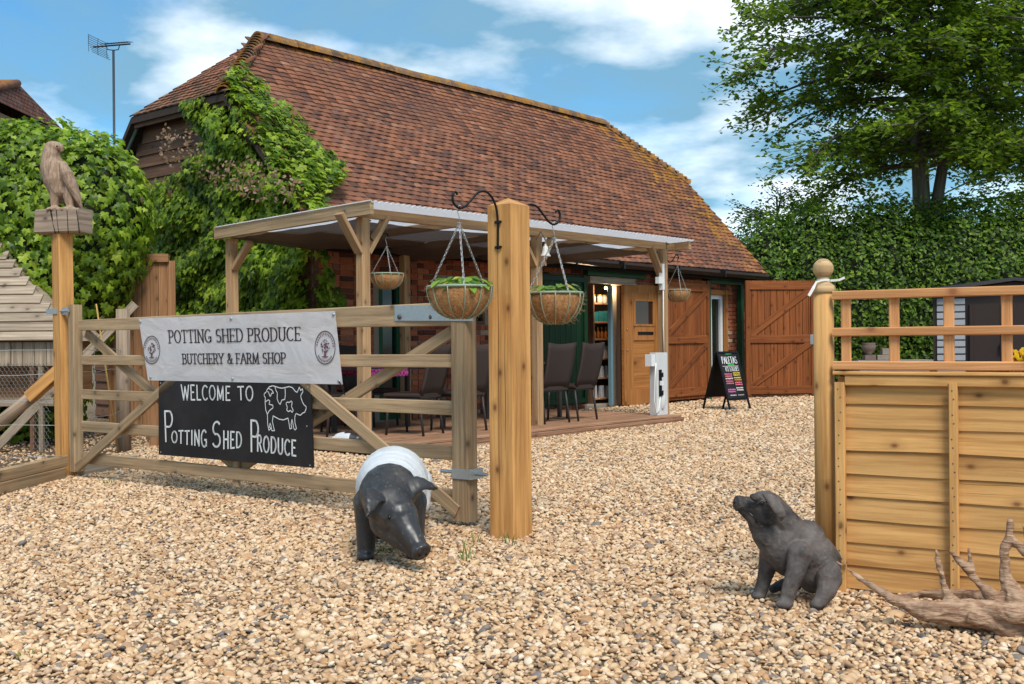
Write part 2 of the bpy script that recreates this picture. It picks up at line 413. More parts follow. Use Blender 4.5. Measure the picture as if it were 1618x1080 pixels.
iop = gn.nodes.new('GeometryNodeInstanceOnPoints'); ci = gn.nodes.new('GeometryNodeCollectionInfo'); ci.inputs[0].default_value = pc; ci.inputs[1].default_value = True; ci.inputs[2].default_value = True
rv = gn.nodes.new('FunctionNodeRandomValue'); rv.data_type = 'FLOAT_VECTOR'; rv.inputs[0].default_value = (-.65, -.65, 0); rv.inputs[1].default_value = (.65, .65, 6.283)
na = gn.nodes.new('GeometryNodeInputNamedAttribute'); na.data_type = 'FLOAT'; na.inputs[0].default_value = 'scl'
L = gn.links.new; L(gi.outputs[0], iop.inputs['Points']); L(ci.outputs[0], iop.inputs['Instance']); iop.inputs['Pick Instance'].default_value = True
L(rv.outputs[0], iop.inputs['Rotation']); L([o for o in na.outputs if o.enabled][0], iop.inputs['Scale']); L(iop.outputs[0], gout.inputs[0])
go.modifiers.new('strew', 'NODES').node_group = gn

# ---------------------------------------------------------------- barn
tL, tR, tRl, tRr = -10.836, .515, -9.441, -1.019
HE, HR, HH, WD, EO = 2.393, 5.544, 4.345, 5.148, -.35
RID = WD/2; SL = (HR-HE)/(RID-EO); PHI = math.atan(SL)
WL, WR = tL+.24, tR-.2
def B(t, w, z=0.0): return W0+BD*t+BN*w+UP*z
def TW(px, w=0.0):
    """t along the front wall (at distance w behind it) where the picture column px meets it"""
    o = W0+BN*w; k = (px-809)/F
    return (k*o.y-o.x)/(BD.x-k*BD.y)
def bz(px, py, w=0.0): return on_plane(px, py, W0+BN*w, BN).z
BM = Matrix((BD, BN, UP)).transposed()
barn = thing('barn', B(-5.2, 2.57), 'long brick barn with half-hipped clay tile roof, used as a farm shop', 'barn')
# tile clay
mt = NT('clay_roof_tile', .82, 0, .2); r = mt.rand(); _p = mt.vec('POS')
c = mt.ramp(r, [(0, (.095, .048, .036)), (.18, (.17, .072, .043)), (.4, (.225, .09, .049)), (.62, (.265, .106, .056)), (.82, (.305, .125, .065)), (.94, (.17, .085, .06)), (1, (.36, .17, .10))])
big = mt.noise(_p, .9, 4, .6)
c = mt.mix(mt.ramp(big, [(.38, .38), (.6, 0)]), c, (.085, .05, .042))
pp = mt.n('ShaderNodeNewGeometry').outputs['Position']
sub = mt.n('ShaderNodeVectorMath', operation='SUBTRACT'); mt.l(pp, sub.inputs[0]); sub.inputs[1].default_value = W0
dt = mt.n('ShaderNodeVectorMath', operation='DOT_PRODUCT'); mt.l(sub.outputs[0], dt.inputs[0]); dt.inputs[1].default_value = BD
sz = mt.n('ShaderNodeSeparateXYZ'); mt.l(pp, sz.inputs[0])
hgt = mt.ramp(mt.math('DIVIDE', mt.math('SUBTRACT', sz.outputs[2], 4.75), .85), [(0, 0), (1, .56)])
edge = mt.ramp(mt.math('DIVIDE', mt.math('ADD', dt.outputs['Value'], mt.math('ADD', mt.math('MULTIPLY', sz.outputs[2], .52), .55)), 2.3), [(0, 0), (1, .60)])
lich = mt.math('MULTIPLY', mt.math('MAXIMUM', hgt, edge), mt.math('ADD', mt.math('MULTIPLY', mt.ramp(mt.noise(_p, 3.2, 6, .75), [(.36, 0), (.66, 1)]), 1.0), mt.math('MULTIPLY', r, .45)))
c = mt.mix(mt.ramp(lich, [(.34, 0), (.60, .8)]), c, mt.mix(mt.noise(_p, 3.5, 3), (.30, .13, .012), (.45, .215, .02)))
moss = mt.math('MULTIPLY', mt.noise(_p, 14, 5, .7), mt.ramp(mt.math('DIVIDE', mt.math('SUBTRACT', -9.6, dt.outputs['Value']), 1.0), [(0, .35), (1, 1)]))
c = mt.mix(mt.ramp(moss, [(.42, 0), (.62, .55)]), c, (.10, .10, .055))
c = mt.mix(mt.ramp(mt.noise(_p, 60, 4, .7), [(.62, 0), (.72, .4)]), c, (.34, .29, .24))
mt.col(c); mt.bump(mt.noise(_p, 45, 5, .6), .35, .006); M_TILE = mt.m
mrd = NT('ridge_clay', .85); _r = mrd.rand(); _p = mrd.vec('POS')
c = mrd.ramp(_r, [(0, (.10, .065, .045)), (.6, (.17, .10, .06)), (1, (.22, .13, .075))]); c = mrd.mix(mrd.ramp(mrd.noise(_p, 5, 5, .7), [(.44, 0), (.60, .85)]), c, (.40, .18, .02)); c = mrd.mix(mrd.ramp(mrd.noise(_p, 12, 4, .7), [(.55, 0), (.7, .6)]), c, (.12, .12, .08))
mrd.col(c); mrd.bump(mrd.noise(_p, 30, 5), .4, .01); M_RIDGE = mrd.m
# roof body
rb = MB(); th = .09; nF = V(BN*-sin(PHI)+UP*cos(PHI))
vA, vB = tL+.04, tR-.04
pl = lambda t, w: B(t, w, HE+SL*(w-EO)) if w <= RID else B(t, w, HR-SL*(w-RID))
wh = EO+(HH-HE)/SL
front = [pl(vA, EO), pl(vB, EO), pl(tR, wh), B(tRr, RID, HR), B(tRl, RID, HR), pl(tL, wh)]
back = [pl(vA, WD-EO), pl(tL, WD-wh), B(tRl, RID, HR), B(tRr, RID, HR), pl(tR, WD-wh), pl(vB, WD-EO)]
hl = [pl(tL, wh), B(tRl, RID, HR), pl(tL, WD-wh)]; hr_ = [pl(tR, wh), pl(tR, WD-wh), B(tRr, RID, HR)]
for q in (front, back, hl, hr_): rb.prism([p-UP*.012 for p in q], -UP*th)
M_ROOFUND = plain('roof_underlay', (.05, .035, .028), .9)
roof = rb.build('roof', M_ROOFUND, barn)
# tiles
TWD, TLN, GA, TT = .165, .215, .102, .019
def tile_geo():
    vs = []; xs = (-.5, -.18, .18, .5)
    for y in (0, TLN):
        for x in xs: vs.append((x*TWD*.985, y, .003-.016*x*x*2+.0))
    for y in (0, TLN):
        for x in xs: vs.append((x*TWD*.985, y, .003-.016*x*x*2-TT))
    fs = [(i, i+1, i+5, i+4) for i in range(3)]+[(i+8, i+9, i+1, i) for i in range(3)]+[(8, 0, 4, 12), (3, 11, 15, 7)]
    return [V(v) for v in vs], fs
TV, TF = tile_geo()
tile_me = MB()._add(TV, TF, None, 0.0).mesh('tile', M_TILE)
tiles = []     # (matrix, distance)
def wob(t, q): return .022*noise.noise(V((t*.55, q*.8, 3)))+.012*noise.noise(V((t*1.7, q*2.1, 9)))
def lay(origin, ax, uphill, nrm, rows, bounds):
    """ax: along the course; uphill: up the slope"""
    tilt = math.atan2(TT*1.05, GA)*.75
    for k in range(rows):
        q = k*GA; b = bounds(q)
        if b is None: continue
        a0, a1 = b; x = a0+TWD*(.5 if k % 2 else 0)+TWD*.0
        first = True
        while x < a1+TWD*.3:
            j = rnd(-.004, .004); p = origin+ax*x+uphill*(q+j)+nrm*(.020+wob(x, q)+rnd(0, .004))
            ang = rnd(-.02, .02); a = ax*cos(ang)+uphill*sin(ang); u = (uphill-ax*sin(ang)).normalized()
            tl = tilt+rnd(-.012, .02); u2 = u*cos(tl)-nrm*sin(tl); n2 = a.cross(u2)
            M = Matrix.Translation(p) @ Matrix((a, u2, n2)).transposed().to_4x4()
            tiles.append((M, x)); x += TWD
        # verge pieces are simply the last tiles of the course
nup = BN*cos(PHI)+UP*sin(PHI)
def fb(q):
    z = HE+q*sin(PHI)
    if z > HR-.05: return None
    k = max(0, (z-HH)/(HR-HH)); kk = 0 if z < HH else 1
    return (vA+TWD*.35 if not kk else tL+(tRl-tL)*k+.04, vB-TWD*.5 if not kk else tR+(tRr-tR)*k-.06)
lay(B(0, EO, HE), BD, nup, nF, 44, fb)
nfront = len(tiles)
# left hip slope
hu = (B(tRl, RID, HR)-B(tL, RID, HH)); hl_len = hu.length; hu.normalize(); hn = (-BN).cross(hu)
if hn.z < 0: hn = -hn
lay(B(tL, RID, HH), -BN, hu, hn, int(hl_len/GA), lambda q: (-(RID-wh)*(1-q/hl_len)+.05, (RID-wh)*(1-q/hl_len)-.03))
hu2 = (B(tRr, RID, HR)-B(tR, RID, HH)); h2 = hu2.length; hu2.normalize(); hn2 = BN.cross(hu2); hn2 = hn2 if hn2.z > 0 else -hn2
lay(B(tR, RID, HH), BN, hu2, hn2, int(h2/GA), lambda q: (-(RID-wh)*(1-q/h2)+.05, (RID-wh)*(1-q/h2)-.03))
def seen(M):
    x, y = proj(M.translation); return 545 < x < 770 and 120 < y < 318 or 845 < x < 1190 and 200 < y < 345
order = sorted(range(nfront), key=lambda i: (not seen(tiles[i][0]), (tiles[i][0].translation-cC).length))
own = set(order[:300]); rest = MB()
for i, (M, x) in enumerate(tiles):
    if i in own: inst(tile_me, 'tile', roof, M)
    else: rest._add([M @ v for v in TV], TF, None, random.random())
o = rest.build('roof_tiles', M_TILE, roof); o['kind'] = 'stuff'
# ridge tiles
def half_round(p0, p1, r, up, name, tap=1.0):
    a = (p1-p0).normalized(); s = a.cross(up).normalized(); u = s.cross(a); m = MB(); n = 8; vs = []
    for p, rr in ((p0, r), (p1, r*tap)):
        for rad in (rr, rr-.016):
            vs += [p+(s*cos(pi*j/n)+u*sin(pi*j/n))*rad for j in range(n+1)]
    k = n+1; fs = [(j, j+1, j+1+2*k, j+2*k) for j in range(n)]+[(j+k+1, j+k, j+3*k, j+3*k+1) for j in range(n)]
    fs += [(j+1, j, j+k, j+k+1) for j in range(n)]+[(2*k+j, 2*k+j+1, 3*k+j+1, 3*k+j) for j in range(n)]
    m._add(vs, fs); return m.build(name, M_RIDGE, roof, False)
x = tRl-.05
while x < tRr:
    zz_ = .025*noise.noise(V((x*.4, 0, 0)))
    half_round(B(x, RID, HR-.045+zz_+rnd(-.004, .004)), B(min(x+.325, tRr+.05), RID+rnd(-.006, .006), HR-.045+zz_+rnd(-.004, .004)), .135, UP, 'ridge_tile'); x += .33
for (p0, p1, sgn) in ((pl(tL, wh), B(tRl, RID, HR), 1), (pl(tR, wh), B(tRr, RID, HR), -1)):
    Lh = (p1-p0).length; a = (p1-p0)/Lh; q = 0
    up = (nF+(hn if sgn > 0 else hn2)).normalized()
    while q < Lh-.06:
        half_round(p0+a*q-up*.015, p0+a*(q+.15)-up*.045, .115, up, 'hip_bonnet_tile', .8); q += .104
# walls (structural, mortar-coloured backing)
M_MORTAR = plain('lime_mortar', (.30, .25, .20), .95, sc=80)
M_INT = plain('shop_interior_plaster', (.28, .24, .20), .9)
td0, td1, tst = TW(928), TW(985), TW(1046)
Zd = 2.12
win = [(TW(600, .0), TW(634), 0.1, 2.02), (TW(703), TW(768), 1.35, 1.98), (TW(1123), TW(1143), .55, 1.95)]
holes = sorted([(td0, td1, 0.0, Zd)]+win)
wm = MB(); x = WL
for (a, b, z0, z1) in holes:
    wm.box(B((x+a)/2, .13, 1.16), (a-x, .23, 2.32), BM)
    if z0 > .01: wm.box(B((a+b)/2, .13, z0/2), (b-a, .23, z0), BM)
    wm.box(B((a+b)/2, .13, (z1+2.32)/2), (b-a, .23, 2.32-z1), BM); x = b
wm.box(B((x+WR)/2, .13, 1.16), (WR-x, .23, 2.32), BM)
wallf = wm.build('front_wall', M_MORTAR, barn)
wm = MB(); wm.box(B((WL+WR)/2, WD-.1, 1.16), (WR-WL, .2, 2.32), BM)
wm.box(B(WR-.1, WD/2, 1.16), (.2, WD-.41, 2.32), BM)
wm.prism([B(WR-.05, .0, 2.33), B(WR-.05, wh-EO-.1, HH-.35), B(WR-.05, WD-wh+EO+.1, HH-.35), B(WR-.05, WD, 2.33)], BD*-.1)
wm.build('rear_wall', W_BOARD, barn)
wm = MB(); wm.box(B((WL+WR)/2, 1.9, 1.15), (WR-WL-.3, .06, 2.3), BM); wm.box(B((WL+WR)/2, 1.0, 2.29), (WR-WL-.3, 1.7, .05), BM)
wm.box(B((WL+WR)/2, 1.05, .02), (WR-WL-.3, 1.6, .04), BM)
wm.build('shop_partition', M_INT, barn)
# bricks
mb_ = NT('red_brick', .9, 0, .2); r = mb_.rand(); _p = mb_.vec('POS')
c = mb_.ramp(r, [(0, (.10, .035, .025)), (.12, (.19, .055, .03)), (.4, (.38, .105, .05)), (.7, (.45, .14, .065)), (.9, (.5, .19, .095)), (.97, (.25, .10, .07)), (1, (.5, .36, .25))])
c = mb_.mix(1.0, c, mb_.grey(mb_.math('ADD', mb_.math('MULTIPLY', mb_.noise(_p, 30, 5, .7), .8), .55)), 'MULTIPLY')
mb_.col(c); mb_.bump(mb_.noise(_p, 70, 5, .7), .6, .006); M_BRICK = mb_.m
bl, bh = .215, .065
def brick_geo(L_):
    ch = .005; vs = []
    for y, i in ((.03, 0), (.004, 0), (0, ch)):
        for sx, szz in ((-1, -1), (1, -1), (1, 1), (-1, 1)): vs.append(V((sx*(L_/2-i), y, szz*(bh/2-i))))
    return vs, [(8, 9, 10, 11)]+[(4+i, 4+(i+1) % 4, 8+(i+1) % 4, 8+i) for i in range(4)]+[(i, (i+1) % 4, 4+(i+1) % 4, 4+i) for i in range(4)]
bg_s = brick_geo(bl); bg_h = brick_geo(.1025)
bm_s = MB()._add(bg_s[0], bg_s[1], None, 0.).mesh('brick', M_BRICK); bm_h = MB()._add(bg_h[0], bg_h[1], None, 0.).mesh('brick', M_BRICK)
bricks = []
for row in range(31):
    z = .0375+row*.075
    x = WL+.1; k = 0
    hdr = row % 2
    while x < WR-.05:
        Lk = (bl if (k % 2 == 0) else .1025) if hdr else (bl if k % 3 else .1025)
        cx = x+Lk/2
        if all(not (a-.03 < cx+Lk/2 and cx-Lk/2 < b+.03 and z0-.02 < z < z1+.02) for a, b, z0, z1 in holes):
            bricks.append((cx, z, Lk))
        x += Lk+.0105; k += 1
bricks.sort(key=lambda b: (not (.8 < b[1] < 2.25 and TW(512) < b[0] < TW(770) or b[0] > TW(1140) and b[1] > .6), (B(b[0], 0, b[1])-cC).length))
rest = MB()
for i, (cx, z, Lk) in enumerate(bricks):
    M = Matrix.Translation(B(cx, -.006+rnd(-.002, .002), z)) @ BM.to_4x4() @ Matrix.Rotation(rnd(-.008, .008), 4, 'Y')
    if i < 300: inst(bm_s if Lk > .15 else bm_h, 'brick', wallf, M)
    else:
        gg = bg_s if Lk > .15 else bg_h; rest._add([M @ v for v in gg[0]], gg[1])
o = rest.build('brickwork', M_BRICK, wallf); o['kind'] = 'stuff'
# gable: weatherboards on a dark backing
gm = MB(); gm.prism([B(WL+.03, .0, 0), B(WL+.03, .0, HE+.25), B(WL+.03, wh-.05, HH-.12), B(WL+.03, WD-wh+.05, HH-.12), B(WL+.03, WD, HE+.25), B(WL+.03, WD, 0)], BD*.15)
gable = gm.build('gable_wall', W_BOARD, barn)
z = .05
while z < HH-.15:
    z1 = z+.2; zt = min(z1, HH-.1)
    wA = .0 if zt < HE+.3 else EO+(zt-HE)/SL+.05
    wA = max(wA, -.02); wB = WD-wA
    s = MB(); s.beam(B(WL-.005, wA, z+.09), B(WL-.005, wB, z+.09), .02, .205, (UP+BD*.14).normalized(), .003)
    s.build('weatherboard', W_BOARD, gable); z += .172
# soffit / fascia / verge boards of the hip, gutter
s = MB(); s.beam(pl(tL+.06, wh)-UP*.10, pl(tL+.06, WD-wh)-UP*.10, .03, .12); s.build('hip_fascia', W_BOARD, roof)
s = MB(); s.beam(pl(tL+.1, WD-EO)-UP*.06, pl(tL+.1, WD-wh)-UP*.06, .03, .14); s.build('verge_board', plain('verge_green_grey', (.14, .2, .17), .8), roof)
s = MB(); s.beam(B(WL, EO+.08, HE-.10), B(WR+.15, EO+.08, HE-.10), .025, .15); s.build('fascia', M_DARK, roof)
gt = MB(); a = B(tL+.1, EO-.045, HE-.055); b = B(tR-.02, EO-.045, HE-.075); sd_ = BN; n = 8; vs = []
for p in (a, b):
    for rad in (.06, .054): vs += [p+(BN*cos(pi+pi*j/n)+UP*sin(pi+pi*j/n))*rad for j in range(n+1)]
k = n+1
gt._add(vs, [(j, j+1, j+1+2*k, j+2*k) for j in range(n)]+[(j+k+1, j+k, j+3*k, j+3*k+1) for j in range(n)]+[(0, k, 3*k, 2*k), (k-1, 3*k-1, 4*k-1, 2*k-1)]+[(2*k+j, 2*k+j+1, 3*k+j+1, 3*k+j) for j in range(n)])
gut = gt.build('gutter', M_GUTTER, roof, True)
for px in (905, 980, 1068, 1140):
    t = TW(px, EO); s = MB(); s.box(B(t, EO-.03, HE-.07), (.03, .15, .13), BM); s.build('gutter_bracket', M_GUTTER, gut)
# windows and doors of the front
M_GLASS = NT('dark_window_glass', .06, 0, .6).col((.012, .014, .015)).m
def window(t0, t1, z0, z1, fm, fw, name='window', bars=0, dep=.03):
    s = MB()
    for (a, b, c, d_) in ((t0, t1, z0, z0+fw), (t0, t1, z1-fw, z1), (t0, t0+fw, z0+fw, z1-fw), (t1-fw, t1, z0+fw, z1-fw)):
        s.box(B((a+b)/2, dep+.02, (c+d_)/2), (b-a, .07, d_-c), BM)
    o = s.build(name, fm, barn)
    s = MB(); s.box(B((t0+t1)/2, dep+.035, (z0+z1)/2), (t1-t0-2*fw, .012, z1-z0-2*fw), BM); s.build('pane', M_GLASS, o)
    return o
M_GREENP = plain('green_gloss_paint', (.012, .075, .03), .45)
w_ = window(win[0][0], win[0][1], .1, 2.02, M_GREENP, .07, 'glazed_door')
s = MB(); s.beam(B(win[0][1]+.06, -.03, .1), B(win[0][1]+.06, -.03, 2.25), .08, .09, BD); s.build('door_post', W_FBOARD, barn)
window(*win[1], W_BOARD, .05)
w_ = window(*win[2], M_WHITE, .075)
s = MB(); s.beam(B(win[2][1]+.045, -.03, .5), B(win[2][1]+.045, -.03, 2.05), .06, .07, BD); s.build('window_post', W_DOOR, barn)
s = MB(); s.beam(B(win[2][0]-.1, -.03, 2.0), B(win[2][1]+.25, -.03, 2.0), .05, .09); s.build('window_lintel', W_DOOR, barn)
# dark green portal posts and head beams
for px in (1119, 1171):
    s = MB(); t = TW(px, -.1); s.beam(B(t, -.09, 0), B(t, -.09, 2.25), .10, .1, BD); s.build('portal_post', M_GREENP, barn)
s = MB(); s.beam(B(TW(1119, -.1)-.05, -.09, 2.2), B(TW(1171, -.1)+.05, -.09, 2.2), .1, .09); s.build('portal_beam', M_GREENP, barn)
s = MB(); s.beam(B(td0-.1, -.05, 2.205), B(td1+.55, -.05, 2.205), .1, .10); s.build('door_beam', M_GREENP, barn)
s = MB(); s.beam(B(td0-.05, -.06, 2.09), B(td1+.25, -.06, 2.09), .09, .11); s.build('door_lintel', W_GREY, barn)
M_BLUE = plain('pale_blue_paint', (.15, .26, .30), .5)
for k, t in enumerate((td1-.05, td1-.16)):
    s = MB(); s.beam(B(t, .05+.1*k, 0.04), B(t, .05+.1*k, 2.03), .07, .05, BD); s.build('door_jamb', M_BLUE if k else plain('jamb_dark', (.10, .055, .035)), barn)
def leaf(name, p0, dirv, wid, z0, h, mat, backn, label=None, brace=1, rails=(0.06, .5, .94), board=.125, railw=.15, parent=None):
    """ledged, boarded door leaf from hinge p0 along dirv; backn points to the viewer"""
    root = parent; o = None; nb = max(2, round(wid/board)); bw = wid/nb
    M = Matrix((dirv, -backn, UP)).transposed()
    base = MB(); base.box(p0+dirv*wid/2-backn*.012+UP*(z0+h/2), (wid-.004, .012, h-.004), M); o = base.build(name, mat, root)
    for k in range(nb):
        s = MB(); p = p0+dirv*(bw*(k+.5))+backn*.006; s.beam(p+UP*z0, p+UP*(z0+h), bw-.006, .022, backn, .004); s.build('board', mat, o)
    for f in rails:
        s = MB(); p = p0+backn*.03+UP*(z0+h*f); s.beam(p+dirv*.01, p+dirv*(wid-.01), .028, railw, UP, .005); s.build('ledge', mat, o)
    for f in (0, 1):
        s = MB(); p = p0+backn*.031+dirv*(.045+f*(wid-.09)); s.beam(p+UP*z0, p+UP*(z0+h), .09, .03, backn, .005); s.build('stile', mat, o)
    if brace:
        for f0, f1 in zip(rails[:-1], rails[1:]):
            s = MB(); a = p0+backn*.029+dirv*.1+UP*(z0+h*f0+railw/2); b = p0+backn*.029+dirv*(wid-.1)+UP*(z0+h*f1-railw/2)
            s.beam(a, b, .024, .12, UP, .005); s.build('brace', mat, o)
    return o
# green leaf folded back against the wall
tg0 = TW(852, -.12); tg1 = TW(928, -.12)
leaf('green_door', B(tg0, -.09), BD, tg1-tg0, .11, 2.02, M_GREEN, -BN, rails=(.03, .97), brace=0, board=.13, railw=.08, parent=barn)
# varnished shop door
ts0, ts1 = TW(986, -.08), TW(1046, -.08); hD = 2.02; ww = ts1-ts0
dm = MB(); dm.box(B((ts0+ts1)/2, -.05, .03+hD/2), (ww, .04, hD), BM); dr = dm.build('shop_door', W_DOOR, barn)
for (a, b, z0, z1) in ((0, ww, 0, .26), (0, ww, hD-.13, hD), (0, .24*ww, .26, hD-.13), (.8*ww, ww, .26, hD-.13), (.24*ww, .8*ww, 1.08, 1.32), (.24*ww, .8*ww, 1.78, hD-.13)):
    s = MB(); s.beam(B(ts0+(a+b)/2, -.077, .03+z0), B(ts0+(a+b)/2, -.077, .03+z1), b-a-.003, .016, -BN, .004); s.build('door_panel', W_DOOR, dr)
s = MB(); s.box(B(ts0+.52*ww, -.073, 1.58), (.52*ww, .01, .42), BM); s.build('pane', NT('door_glass', .1, 0, .5).col((.045, .02, .012)).m, dr)
for (a, b, z0, z1) in ((.24, .29, 1.35, 1.81), (.75, .8, 1.35, 1.81), (.29, .75, 1.35, 1.385), (.29, .75, 1.775, 1.81)):
    s = MB(); s.beam(B(ts0+(a+b)/2*ww, -.085, z0), B(ts0+(a+b)/2*ww, -.085, z1), (b-a)*ww, .02, -BN, .003); s.build('glazing_bead', W_DOOR, dr)
s = MB(); s.box(B(ts0+.55*ww, -.088, 1.23), (.4*ww, .01, .05), BM); s.build('letter_slot', M_BLACK, dr)
for z in (.95, 1.3):
    s = MB(); s.ell(B(ts0+.07*ww, -.092, z), .016, None, 10, 6); s.build('door_knob', plain('brass', (.55, .38, .14), .3, .9), dr)
# brown leaf beside it, folded back
tb0, tb1 = TW(1047, -.2), TW(1119, -.2)
leaf('brown_door', B(tb0, -.2), BD, tb1-tb0, .06, 2.12, W_BARN, -BN, parent=barn)
# right-hand leaf, standing open
hp = G(1178, 629); hx = (G(1288, 627)-hp); wl_ = hx.length; hx.normalize()
ol = leaf('open_door', hp, hx, wl_, .05, 2.17, W_BARN, V((hx.y, -hx.x, 0)), rails=(.045, .49, .955), parent=barn)
s = MB(); s.box(hp+hx*(wl_-.07)+V((hx.y, -hx.x, 0))*.05+UP*1.1, (.08, .01, .19)); s.build('latch_plate', M_GALV, ol)
s = MB(); s.box(hp+hx*.06+UP*.03, (.12, .06, .06)); s.box(hp+hx*(wl_-.06)+UP*.03, (.12, .06, .06)); s.build('door_foot', W_BARN, ol)
# ---------------------------------------------------------------- shop shelves seen through the doorway
tm = TW(953, .62); w0 = .55
sh = thing('shop_shelf', B(tm, w0, .045), 'dark wooden shelf stocked with jars and packets inside the shop doorway', 'shelf')
for k, t in enumerate((tm-.42, tm+.52)):
    s = MB(); s.beam(B(t, w0+.1, .045), B(t, w0+.1, 2.05), .03, .3, BN); s.build('side_panel', W_BOARD, sh)
zs = [.12, .47, .80, 1.13, 1.42, 1.74]
for z in zs:
    s = MB(); s.beam(B(tm-.4, w0+.1, z), B(tm+.5, w0+.1, z), .3, .03); s.build('shelf_board', W_DECK, sh)
M_TIN = plain('pale_packet', (.50, .50, .50), .4, sc=40, var=.3); M_BOT = plain('amber_sauce', (.30, .10, .02), .15, var=.5, sc=25); M_TEAL = plain('teal_carton', (.03, .2, .25), .5, var=.6, sc=30); M_LID = plain('gold_lid', (.5, .36, .1), .35, .6)
for ri, z in enumerate(zs):
    kind = (0, 0, 0, 1, 2, 3)[ri]; nn = (5, 5, 6, 8, 5, 6)[ri]
    for k in range(nn):
        t = tm-.34+k*.8/(nn-1)*.98; p = B(t, w0+.02+rnd(-.02, .02), z+.0155)
        if kind == 0:
            s = MB(); h = .2+rnd(-.015, .015); s.beam(p, p+UP*h, .10, .08, BN, .012, .095, .06)
            o = single(s, 'packet', M_TIN, p, 'silver-white food packet on the shop\'s '+('bottom', 'second', 'third')[ri]+' shelf', 'packet', 'packets on the shop shelves')
        elif kind == 1:
            s = MB(); s.lathe(p, [(.03, 0), (.032, .01), (.032, .1), (.014, .14), (.013, .17)], 10); o = thing('bottle', p, 'small amber sauce bottle on the middle shop shelf', 'bottle', 'bottles on the shop shelf'); s.build('glass_body', M_BOT, o, True)
            s = MB(); s.lathe(p+UP*.17, [(.016, 0), (.016, .02), (.01, .024)], 10); s.build('lid', M_LID, o)
        elif kind == 2:
            s = MB(); s.beam(p, p+UP*(.17+rnd(-.02, .02)), .15, .09, BN, .004); o = single(s, 'carton', M_TEAL, p, 'teal carton on the shop shelf above the sauce bottles', 'carton', 'cartons on the shop shelf')
        else:
            o = thing('jar', p, 'pale jar in the row on the top shop shelf', 'jar', 'jars on the top shop shelf')
            s = MB(); s.lathe(p, [(.045, 0), (.05, .012), (.05, .1), (.042, .118)], 12); s.build('jar_body', M_TIN, o, True)
            s = MB(); s.lathe(p+UP*.1185, [(.046, 0), (.046, .02), (.04, .024)], 12); s.build('lid', M_LID, o)
bp = B(TW(958, .3), .3, 2.0)
bu = thing('light_bulb', bp+UP*.265, 'small warm bulb glowing inside the shop doorway', 'light bulb')
em = NT('bulb_glow'); em.b.inputs['Emission Color'].default_value = (1, .62, .22, 1); em.b.inputs['Emission Strength'].default_value = 14
MB().ell(bp, .022, None, 12, 8).build('bulb', em.m, bu, True); MB().tube([bp+UP*.02, bp+UP*.264], .006, 6).build('flex', M_BLACK, bu)
pl_ = bpy.data.lights.new('bulb_light', 'POINT'); pl_.energy = 11; pl_.color = (1, .72, .42); pl_.shadow_soft_size = .03
po = bpy.data.objects.new('bulb_light', pl_); COL.objects.link(po); po.parent = bu; po.location = (0, -.02, -.31)

# ---------------------------------------------------------------- decking
deck = thing('deck', B(-9.2, -1.3), 'low timber deck under the pergola beside the barn', 'deck')
dt0, dt1, dw0, dw1, dz = -12.05, -6.46, -2.65, -.24, .1
nb = 20; bw = (dw1-dw0)/nb
for k in range(nb):
    w = dw0+bw*(k+.5); s = MB(); s.beam(B(dt0, w, dz-.014), B(dt1+rnd(-.004, .004), w, dz-.014), bw-.007, .028); s.build('deck_board', W_DECK, deck)
for z, h in ((.05, .042), (.006, .04)):
    s = MB(); s.beam(B(dt0, dw0-.014, z), B(dt1+.02, dw0-.014, z), .026, h); s.build('edge_board', W_DECK, deck)
    s = MB(); s.beam(B(dt1+.012, dw0, z), B(dt1+.012, dw1, z), .024, h); s.build('edge_board', W_DECK, deck)
s = MB(); s.box(B((dt0+dt1)/2, (dw0+dw1)/2, .03), (dt1-dt0-.1, dw1-dw0-.1, .085), BM); s.build('bearer', M_DARK, deck)

# ---------------------------------------------------------------- pergola
perg = thing('pergola', B(-9.0, -2.2), 'timber pergola with corrugated clear roof sheets over the deck', 'pergola')
pw, pt = -2.24, (-11.77, -9.02, -6.26)
zb = 2.36
posts = []
for t in pt:
    s = MB(); s.beam(B(t, pw, dz), B(t, pw, zb-.002), .105, .105, BD, .006); posts.append(s.build('post', W_PERG, perg))
s = MB(); s.beam(B(-11.77, -.02, 0), B(-11.77, -.02, zb-.06), .105, .105, BD, .006); s.build('post', W_PERG, perg)
s = MB(); s.beam(B(TW(640, -.3), -.3, dz), B(TW(640, -.3), -.3, zb-.06), .1, .1, BD, .006); s.build('post', W_PERG, perg)
s = MB(); s.beam(B(-11.87, pw, zb+.05), B(-5.98, pw, zb+.05), .05, .1); s.build('front_beam', W_PERG, perg)
s = MB(); s.beam(B(-11.85, -.13, zb-.06+.05), B(-6.0, -.13, zb-.06+.05), .05, .1); s.build('rear_beam', W_PERG, perg)
s = MB(); s.beam(B(-11.90, -2.52, zb+.070), B(-11.90, .1, zb+.0), .05, .135); s.build('barge_rafter', W_GATE, perg)
s = MB(); s.beam(B(-5.96, -2.5, zb+.070), B(-5.96, -.15, zb+.0), .05, .12); s.build('barge_rafter', W_PERG, perg)
for t in (-10.4, -9.02, -7.65):
    s = MB(); s.beam(B(t, pw+.03, zb+.05), B(t, -.16, zb+.0), .045, .09); s.build('rafter', W_PERG, perg)
for t in pt:
    for sg in (-1, 1):
        if t == pt[2] and sg == 1: continue
        s = MB(); s.beam(B(t+sg*.05, pw, zb-.35), B(t+sg*.31, pw, zb+.02), .044, .11, BN); s.build('knee_brace', W_PERG, perg)
s = MB(); s.beam(B(-11.77, -.07, zb-.4), B(-11.77, -.36, zb-.12), .05, .09, BD); s.build('knee_brace', W_PERG, perg)
mp_ = NT('corrugated_clear_sheet', .25, 0, .5); mp_.col((.86, .87, .88))
